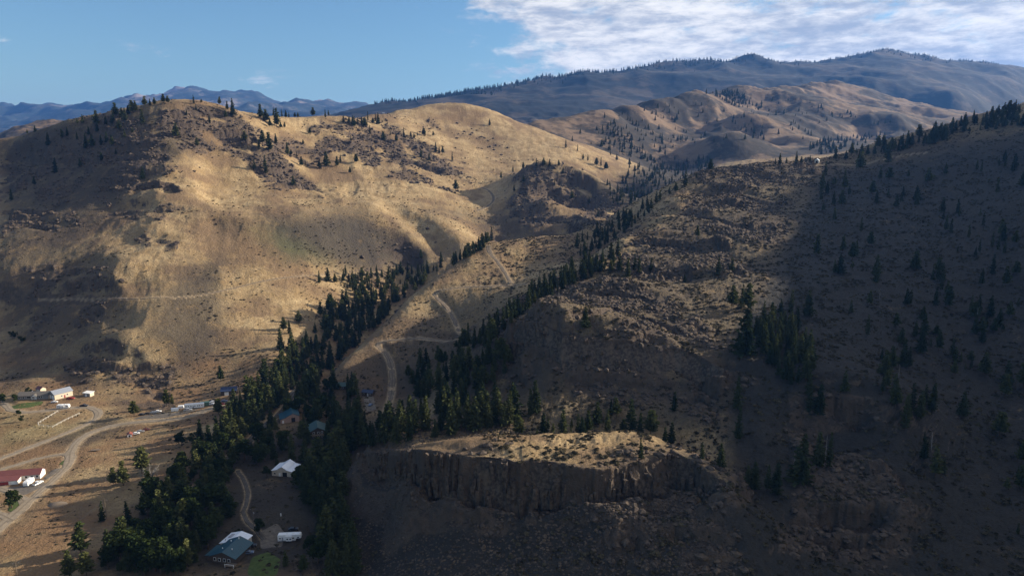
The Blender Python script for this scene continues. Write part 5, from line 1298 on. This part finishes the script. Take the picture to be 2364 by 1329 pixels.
    for px, py, h, lab, kd in ((27,1172,44,'round bright green tree beside the oval lawn','leaf'),(598,1234,40,'bright green tree at the end of the curving driveway','leaf'),(36,927,20,'leafy green tree left of the ranch house','leaf'),(66,908,17,'small leafy tree behind the ranch house','bush'),
                               (43,960,15,'upper of two small green trees below the lawn','leaf'),(50,972,15,'lower of two small green trees below the lawn','bush'),(2,930,24,'green tree cut by the left edge beside the drive','leaf'),(660,1306,40,'dark blue-green spruce below the fifth-wheel trailer','fir'),(548,1240,22,'dark reddish bush above the pale-roofed garage','bush'),
                               (352,1118,44,'taller bleached leafless tree by the dark creek','bare'),(333,1128,36,'lower bleached leafless tree leaning over the creek brush','bare'),(398,1100,30,'grey leafless tree deep in the creek shade','bare'),(365,1150,34,'pale green cottonwood at the creek edge','leaf'),(420,1028,34,'yellow-green cottonwood at the top of the creek wood','leaf'),(445,1020,24,'low yellow-green cottonwood above the creek wood','bush'),
                               (30,782,20,'left green bush in the hollow of the left hill','bush'),(50,790,16,'right green bush in the hollow of the left hill','bush')):
        x, y, z = hit(px, py, 170, 900); TREES.append((x, y, z, h/F*depth_of(y, z)/CP*1.05, kd, lab, None, 999))
plan_trees()

def place_trees():
    con = [t for t in TREES if t[4] in ('fir', 'pine', 'slim', 'open')]; oth = [t for t in TREES if t[4] not in ('fir', 'pine', 'slim', 'open')]
    con.sort(key=lambda t: -(t[7] if 'from the left' in t[5] or t[6] is None else t[7]*0.8))
    single, rest = con[:300], con[300:]
    # stands of look-alikes: each of the trees built singly is told apart by its place in the stand
    out = []; stands = {}
    for t in single+oth:
        if t[6] and 'from the left' not in t[5]: stands.setdefault(t[6], []).append(t)
        else: out.append(t)
    for grp, ts in stands.items():
        ts.sort(key=lambda t: t[0]/t[1])
        for n, t in enumerate(ts): out.append(t[:5]+(f"{t[5]}, {ord_(n+1)} from left of its larger trees",)+t[6:])
    single, oth = out, []
    g = np.random.default_rng(3); srcs = {}
    names = {'fir': 'fir_tree', 'slim': 'fir_tree', 'pine': 'pine_tree', 'open': 'pine_tree', 'leaf': 'deciduous_tree', 'bush': 'leafy_bush', 'bare': 'bare_tree', 'snag': 'dead_snag'}
    cats = {'leaf': 'tree', 'bush': 'bush', 'bare': 'bare tree', 'snag': 'snag', 'pine': 'pine', 'open': 'pine', 'fir': 'conifer', 'slim': 'conifer'}
    oth_d = [t for t in oth if t[4] == 'leaf' and t[6]]
    for t in single+oth:
        x, y, z, h, kd, lab, grp, app = t
        v = int(g.integers(len(PROTO[kd]))); cr, tr = PROTO[kd][v]
        e = thing(names[kd], lab, cats[kd], (x, y, z-0.02*h), g.random()*6.28, grp if grp else None)
        w = h*g.uniform(0.82, 1.28); e.scale = (w, w, h); e.rotation_euler = (g.normal()*0.03, g.normal()*0.03, e.rotation_euler[2])
        for nm, me in (('trunk', tr), ('branches' if kd in ('bare', 'snag') else 'crown', cr)):
            o = bpy.data.objects.new(nm, me); col.objects.link(o); o.parent = e
            srcs.setdefault((kd, v, 'trunk' if nm == 'trunk' else 'crown'), o)
    buckets = {}
    for t in rest:
        kd = 'pine' if t[4] == 'open' else t[4]
        vs = [v for v in range(len(PROTO[kd])) if (kd, v, 'crown') in srcs]
        buckets.setdefault((kd, vs[int(g.integers(len(vs)))]), []).append(t)
    for (kd, v), ts in buckets.items():
        P = np.array([(t[0], t[1], t[2]-0.02*t[3]) for t in ts]); H = np.array([t[3] for t in ts]); W = H*g.uniform(0.82, 1.28, len(H))
        scatter('distant_conifers', P, np.stack((W, W, H), -1), g.uniform(0, 6.28, len(H)), [srcs[(kd, v, 'crown')], srcs[(kd, v, 'trunk')]], 'mass of small dark conifers filling out the woods and far slopes', 'conifers')

def scatter(name, P, S, rot, sources, label, cat, normals=None):
    """many small copies of things that stand in the scene, as one object"""
    me = bpy.data.meshes.new(name); me.vertices.add(len(P)); me.vertices.foreach_set('co', np.asarray(P, np.float32).ravel())
    a = me.attributes.new('size', 'FLOAT_VECTOR', 'POINT'); a.data.foreach_set('vector', np.asarray(S, np.float32).ravel())
    r = np.zeros((len(P), 3), np.float32); r[:, 2] = rot
    a = me.attributes.new('turn', 'FLOAT_VECTOR', 'POINT'); a.data.foreach_set('vector', r.ravel())
    o = bpy.data.objects.new(name, me); col.objects.link(o); o['kind'] = 'stuff'; o['label'] = label; o['category'] = cat
    ng = bpy.data.node_groups.new(name, 'GeometryNodeTree')
    ng.interface.new_socket('Geometry', in_out='INPUT', socket_type='NodeSocketGeometry'); ng.interface.new_socket('Geometry', in_out='OUTPUT', socket_type='NodeSocketGeometry')
    k = NT(ng); gi = k.new('NodeGroupInput'); go = k.new('NodeGroupOutput'); ip = k.new('GeometryNodeInstanceOnPoints'); mp = k.new('GeometryNodeMeshToPoints')
    k.l.new(gi.outputs[0], mp.inputs[0]); k.l.new(mp.outputs[0], ip.inputs['Points'])
    jn = k.new('GeometryNodeJoinGeometry')
    for s in sources:
        oi = k.new('GeometryNodeObjectInfo'); oi.transform_space = 'ORIGINAL'; oi.inputs[0].default_value = s; k.l.new(oi.outputs['Geometry'], jn.inputs[0])
    k.l.new(jn.outputs[0], ip.inputs['Instance'])
    for nm, sock in (('size', 'Scale'), ('turn', 'Rotation')):
        na = k.new('GeometryNodeInputNamedAttribute', data_type='FLOAT_VECTOR'); na.inputs[0].default_value = nm
        if sock == 'Rotation':
            er = k.new('FunctionNodeEulerToRotation'); k.l.new(na.outputs[0], er.inputs[0]); k.l.new(er.outputs[0], ip.inputs[sock])
        else: k.l.new(na.outputs[0], ip.inputs[sock])
    k.l.new(ip.outputs[0], go.inputs[0])
    md = o.modifiers.new('scatter', 'NODES'); md.node_group = ng
    return o
place_trees()

# ------------------------------------------------------------------ sagebrush and boulders
def shrub_mesh(seed):
    g = np.random.default_rng(seed); n = 46
    d = g.normal(size=(n, 3)); d[:, 2] = np.abs(d[:, 2]); d /= np.linalg.norm(d, axis=1, keepdims=True)
    C = d*g.uniform(0.25, 0.52, (n, 1))*np.array((1, 1, 0.85)); C[:, 2] += 0.02
    A = g.normal(size=(n, 3)); A /= np.linalg.norm(A, axis=1, keepdims=True); B = np.cross(A, d); B /= np.linalg.norm(B, axis=1, keepdims=True)+1e-9
    s = g.uniform(0.10, 0.19, (n, 1)); return quads_mesh('foliage', C, A*s, B*s, SHRUB)
def rock_mesh(seed):
    g = np.random.default_rng(seed); bm = bmesh.new(); bmesh.ops.create_icosphere(bm, subdivisions=1, radius=0.5)
    for v in bm.verts: v.co = Vector((v.co.x*g.uniform(0.7, 1.25), v.co.y*g.uniform(0.7, 1.2), v.co.z*g.uniform(0.6, 1.0)))
    me = bpy.data.meshes.new('boulder'); bm.to_mesh(me); bm.free(); me.materials.append(ROCKM); return me
def rock_material():
    m, k = new_mat('basalt'); geo = k.new('ShaderNodeNewGeometry'); P = geo.outputs['Position']
    n1 = k.noise(P, 0.7, 5, 0.65); n2 = k.noise(P, 0.12, 3, 0.6)
    c = k.mix(k.ramp(n1, 0.3, 0.7), (0.026, 0.022, 0.020), (0.10, 0.076, 0.058)); c = k.mix(k.ramp(n2, 0.5, 0.7, 0, 0.5), c, (0.15, 0.105, 0.07))
    finish_mat(k, c, 0.9, n1, 0.6, 0.25); return m
ROCKM = rock_material()

def sample_ground(n, seed, u0, u1, y0, y1, weight, wl=0):
    g = np.random.default_rng(seed); us, Lf, Zg, rk, sg, a, b = SECTIONS[0]
    out = []
    while len(out) < n:
        u = g.uniform(u0, u1, 4000); y = np.sqrt(g.uniform(y0*y0, y1*y1, 4000))
        i = np.clip(np.searchsorted(us, u)-1, 0, len(us)-2)
        if wl:
            c = 0.10+0.90*sstep(fbm(u*y, y, wl, 3, seed+300), -0.12, 0.30); kp = g.random(4000) < c; u, y, i = u[kp], y[kp], i[kp]
        for uu, yy, ii in zip(u, y, i):
            j = int(np.searchsorted(Lf[ii], math.log(yy))); j = min(max(j, 1), Lf.shape[1]-1)
            w = weight(uu*yy, yy, Zg[ii, j], rk[ii, j], sg[ii, j])
            if g.random() > w: continue
            z = float(np.interp(math.log(yy), Lf[ii], Zg[ii])); out.append((uu*yy, yy, z))
            if len(out) >= n: break
    return np.array(out)
def on_road(P, extra=1.0):
    bad = np.zeros(len(P), bool)
    for _, L, hw in ROAD_LINES:
        for q in L[::1]: bad |= np.hypot(P[:, 0]-q[0], P[:, 1]-q[1]) < hw+extra+2.0
    for x, y, z, r, s in PADS: bad |= np.hypot(P[:, 0]-x, P[:, 1]-y) < r+1.5
    return bad
def build_brush():
    g = np.random.default_rng(77)
    shr = [shrub_mesh(s) for s in (1, 2, 3)]; src = []
    near = sample_ground(70, 5, -0.05, 0.7, 235, 330, lambda x, y, z, r, s: 0.5 if z < 96 else 0.3)
    for n, (x, y, z) in enumerate(sorted(near.tolist(), key=lambda q: q[0]/q[1])):
        s = g.uniform(1.4, 2.4); e = thing('sagebrush', f'grey-brown sagebrush clump on the near dark slopes, {ord_(n+1)} from the left', 'shrub', (x, y, z-0.08), g.random()*6.28, 'near sagebrush clumps')
        e.scale = (s, s, s*0.85); o = bpy.data.objects.new('foliage', shr[n % 3]); col.objects.link(o); o.parent = e
        st = bpy.data.objects.new('stem', STEM); col.objects.link(st); st.parent = e
        if n < 3: src.append(o)
    def put_brush(name, P, lo, hi, label):
        P = P[~on_road(P)]
        for v in range(3):
            q = P[v::3]; s = lo+(hi-lo)*g.random(len(q))**2.0; q = q.copy(); q[:, 2] -= 0.05*s
            scatter(name, q, np.stack((s*1.15, s*1.15, s*0.8), -1), g.uniform(0, 6.28, len(q)), [src[v]], label, 'brush')
    clump = lambda x, y, wl, sd: float(sstep(fbm(np.array([x]), np.array([y]), wl, 2, sd), -0.25, 0.35)[0])
    put_brush('sagebrush_cover', sample_ground(46000, 11, -0.04, 0.78, 215, 930, lambda x, y, z, r, s: 0.95, 16), 0.4, 2.5, 'low sagebrush and bunchgrass covering the right-hand ridge and slopes')
    put_brush('spur_brush', sample_ground(5000, 12, -0.30, 0.10, 480, 860, lambda x, y, z, r, s: 0.7 if z > 34 else 0.05, 20), 0.4, 1.8, 'dark low brush dotted over the spur')
    put_brush('hillside_brush', sample_ground(9000, 13, -0.78, 0.0, 540, 1500, lambda x, y, z, r, s: 0.12+0.5*s+0.3*r, 60), 0.5, 2.6, 'scattered dark brush on the sunlit left hillside')
    put_brush('field_brush', sample_ground(2500, 14, -0.78, -0.15, 290, 560, lambda x, y, z, r, s: 0.5, 18), 0.35, 1.5, 'tufts of dry weeds in the valley fields')
    put_brush('creek_brush', sample_ground(1800, 15, -0.50, -0.08, 260, 640, lambda x, y, z, r, s: 0.6 if z < 34 else 0.0), 0.8, 2.4, 'dark creekside brush along the valley floor')
    # boulders
    rk = [rock_mesh(s) for s in (1, 2, 3, 4)]; rsrc = []
    near = sample_ground(60, 6, -0.22, 0.65, 230, 345, lambda x, y, z, r, s: r)
    for n, (x, y, z) in enumerate(sorted(near.tolist(), key=lambda q: q[0]/q[1])):
        s = g.uniform(1.6, 3.4); o = bpy.data.objects.new('boulder', rk[n % 4]); col.objects.link(o); o.location = (x, y, z-0.1*s); o.scale = (s, s, s*0.8); o.rotation_euler = (g.random()*6, g.random()*6, g.random()*6)
        tag(o, f'angular dark basalt boulder among the near cliffs, {ord_(n+1)} from the left', 'boulder', 'near basalt boulders')
        if n < 4: rsrc.append(o)
    def put_rocks(name, P, lo, hi, label):
        P = P[~on_road(P, 2.0)]
        for v in range(4):
            q = P[v::4]; s = lo+(hi-lo)*g.random(len(q))**2.2; q = q.copy()
            scatter(name, q, np.stack((s*g.uniform(0.9, 1.5, len(q)), s, s*g.uniform(0.6, 1.0, len(q))), -1), g.uniform(0, 6.28, len(q)), [rsrc[v]], label, 'rocks')
    put_rocks('outcrop_rocks', sample_ground(9000, 21, -0.78, 0.20, 540, 1550, lambda x, y, z, r, s: r*0.9), 1.2, 7.0, 'broken basalt rocks of the outcrops on the left hills')
    put_rocks('bluff_rocks', sample_ground(11000, 22, -0.05, 0.70, 215, 920, lambda x, y, z, r, s: r*0.9), 0.6, 4.2, 'broken basalt rocks on the bluff and butte')
    talus = sample_ground(17000, 23, -0.36, 0.34, 205, 350, lambda x, y, z, r, s: 0.9 if z < 70 and z > 28 else 0.0)
    put_rocks('talus', talus, 0.3, 1.7, 'dark talus of small stones below the butte cliff')
STEM = MB().tube([(0, 0, -0.08), (0.02, 0, 0.12), (0.05, 0.03, 0.3)], [0.05, 0.035, 0.015], 5).mesh('stem', BARK)
build_brush()

# ------------------------------------------------------------------ columnar basalt along the cliff edges
def cliff_columns(name, top, bot, seed, spacing):
    g = np.random.default_rng(seed)
    T = np.array([(pix_ut(a, b)[0]*y, y, pix_ut(a, b)[1]*y+CAMZ) for a, b, y in top]); B = np.array([(pix_ut(a, b)[0]*y, y, pix_ut(a, b)[1]*y+CAMZ) for a, b, y in bot])
    s = np.concatenate(([0], np.cumsum(np.linalg.norm(np.diff(T[:, :2], axis=0), axis=1)))); n = int(s[-1]/spacing)
    q = np.linspace(0, s[-1], n); tp = np.stack([np.interp(q, s, T[:, i]) for i in range(3)], -1); bt = np.stack([np.interp(q, s, B[:, i]) for i in range(3)], -1)
    tang = np.gradient(tp[:, :2], axis=0); tang /= np.linalg.norm(tang, axis=1, keepdims=True); nor = np.stack((tang[:, 1], -tang[:, 0]), -1)
    # the rock wall that the columns belong to
    mb = MB(); vs = []
    for i in range(n):
        for k in range(5):
            f = k/4; p = tp[i]*(1-f)+bt[i]*f; w = g.normal()*0.5
            vs.append((p[0]+nor[i, 0]*(0.1+w*0.6), p[1]+nor[i, 1]*(0.1+w*0.6), p[2]-(0.3 if k == 0 else 0)))
    mb.add(vs, [(i*5+k, i*5+k+1, (i+1)*5+k+1, (i+1)*5+k) for i in range(n-1) for k in range(4)])
    root = mb.build(name, ROCKM); root['kind'] = 'structure'
    meshes = []
    for v in range(7):
        m = 6; ring = []
        a0 = g.random(); pts = [(math.cos(a0+6.283*i/m)*g.uniform(0.8, 1.15)*0.5, math.sin(a0+6.283*i/m)*g.uniform(0.8, 1.15)*0.5) for i in range(m)]
        lv = [(0, 1.1), (g.uniform(0.25, 0.45), 1.0), (g.uniform(0.55, 0.8), g.uniform(0.85, 1.05)), (1.0, g.uniform(0.7, 0.95))]
        V = [(x*k+0.12*g.normal()*(z > 0), y*k+0.12*g.normal()*(z > 0), z+(0.03*g.normal() if z == 1.0 else 0)) for z, k in lv for x, y in pts]
        meshes.append(MB().add(V, [(r*m+i, r*m+(i+1) % m, (r+1)*m+(i+1) % m, (r+1)*m+i) for r in range(3) for i in range(m)]+[tuple(range(3*m, 4*m))]).mesh('basalt_column', ROCKM))
    for i in range(n):
        hgt = tp[i, 2]-bt[i, 2]
        if hgt < 2: continue
        for row in range(2):
            if row == 0 and (g.random() < 0.2 or float(perlin(np.array([i*0.13]), np.array([0.3]), 5)[0]) < -0.12): continue
            if row == 1 and g.random() < 0.35: continue
            f = 0.0 if row == 0 else g.uniform(0.3, 0.75)
            p = tp[i]*(1-f)+bt[i]*f; off = g.uniform(0.2, 1.5) if row == 0 else g.uniform(0.6, 2.4)
            zt = p[2]-g.random()**2*(4.5 if row == 0 else 3.0)-(0.1 if row == 0 else 0); zb = max(bt[i, 2]-1.5, zt-hgt*g.uniform(0.35, 0.8))
            o = bpy.data.objects.new('basalt_column', meshes[int(g.integers(7))]); col.objects.link(o); o.parent = root
            w = spacing*g.uniform(0.95, 1.75); o.location = (p[0]+nor[i, 0]*off, p[1]+nor[i, 1]*off, zb); o.scale = (w, w, zt-zb); o.rotation_euler = (g.normal()*0.05, g.normal()*0.05, g.random()*6.28)
cliff_columns('butte_cliff', butte_top, butte_bot, 1, 1.55)
cliff_columns('bluff_cliff', cliffA_top, cliffA_bot, 2, 2.1)

def build_haze():
    m, k = new_mat('haze_air')
    out = k.new('ShaderNodeOutputMaterial'); v = k.new('ShaderNodeVolumePrincipled')
    v.inputs['Color'].default_value = (0.13, 0.37, 1.0, 1.0)
    v.inputs['Density'].default_value = 3.4e-5
    v.inputs['Anisotropy'].default_value = 0.25
    k.l.new(v.outputs[0], out.inputs['Volume'])
    x0, x1, y0, y1, z0, z1 = -26000, 30000, -1500, 18500, -900, 1480
    vs = [(x, y, z) for x in (x0, x1) for y in (y0, y1) for z in (z0, z1)]
    fs = [(0,1,3,2),(4,6,7,5),(0,4,5,1),(2,3,7,6),(0,2,6,4),(1,5,7,3)]
    me = bpy.data.meshes.new('haze'); me.from_pydata(vs, [], fs); me.materials.append(m)
    o = bpy.data.objects.new('haze', me); col.objects.link(o); o['kind'] = 'stuff'
    o['label'] = 'thin blue haze lying over the valley and the far hills'; o['category'] = 'haze'
build_haze()
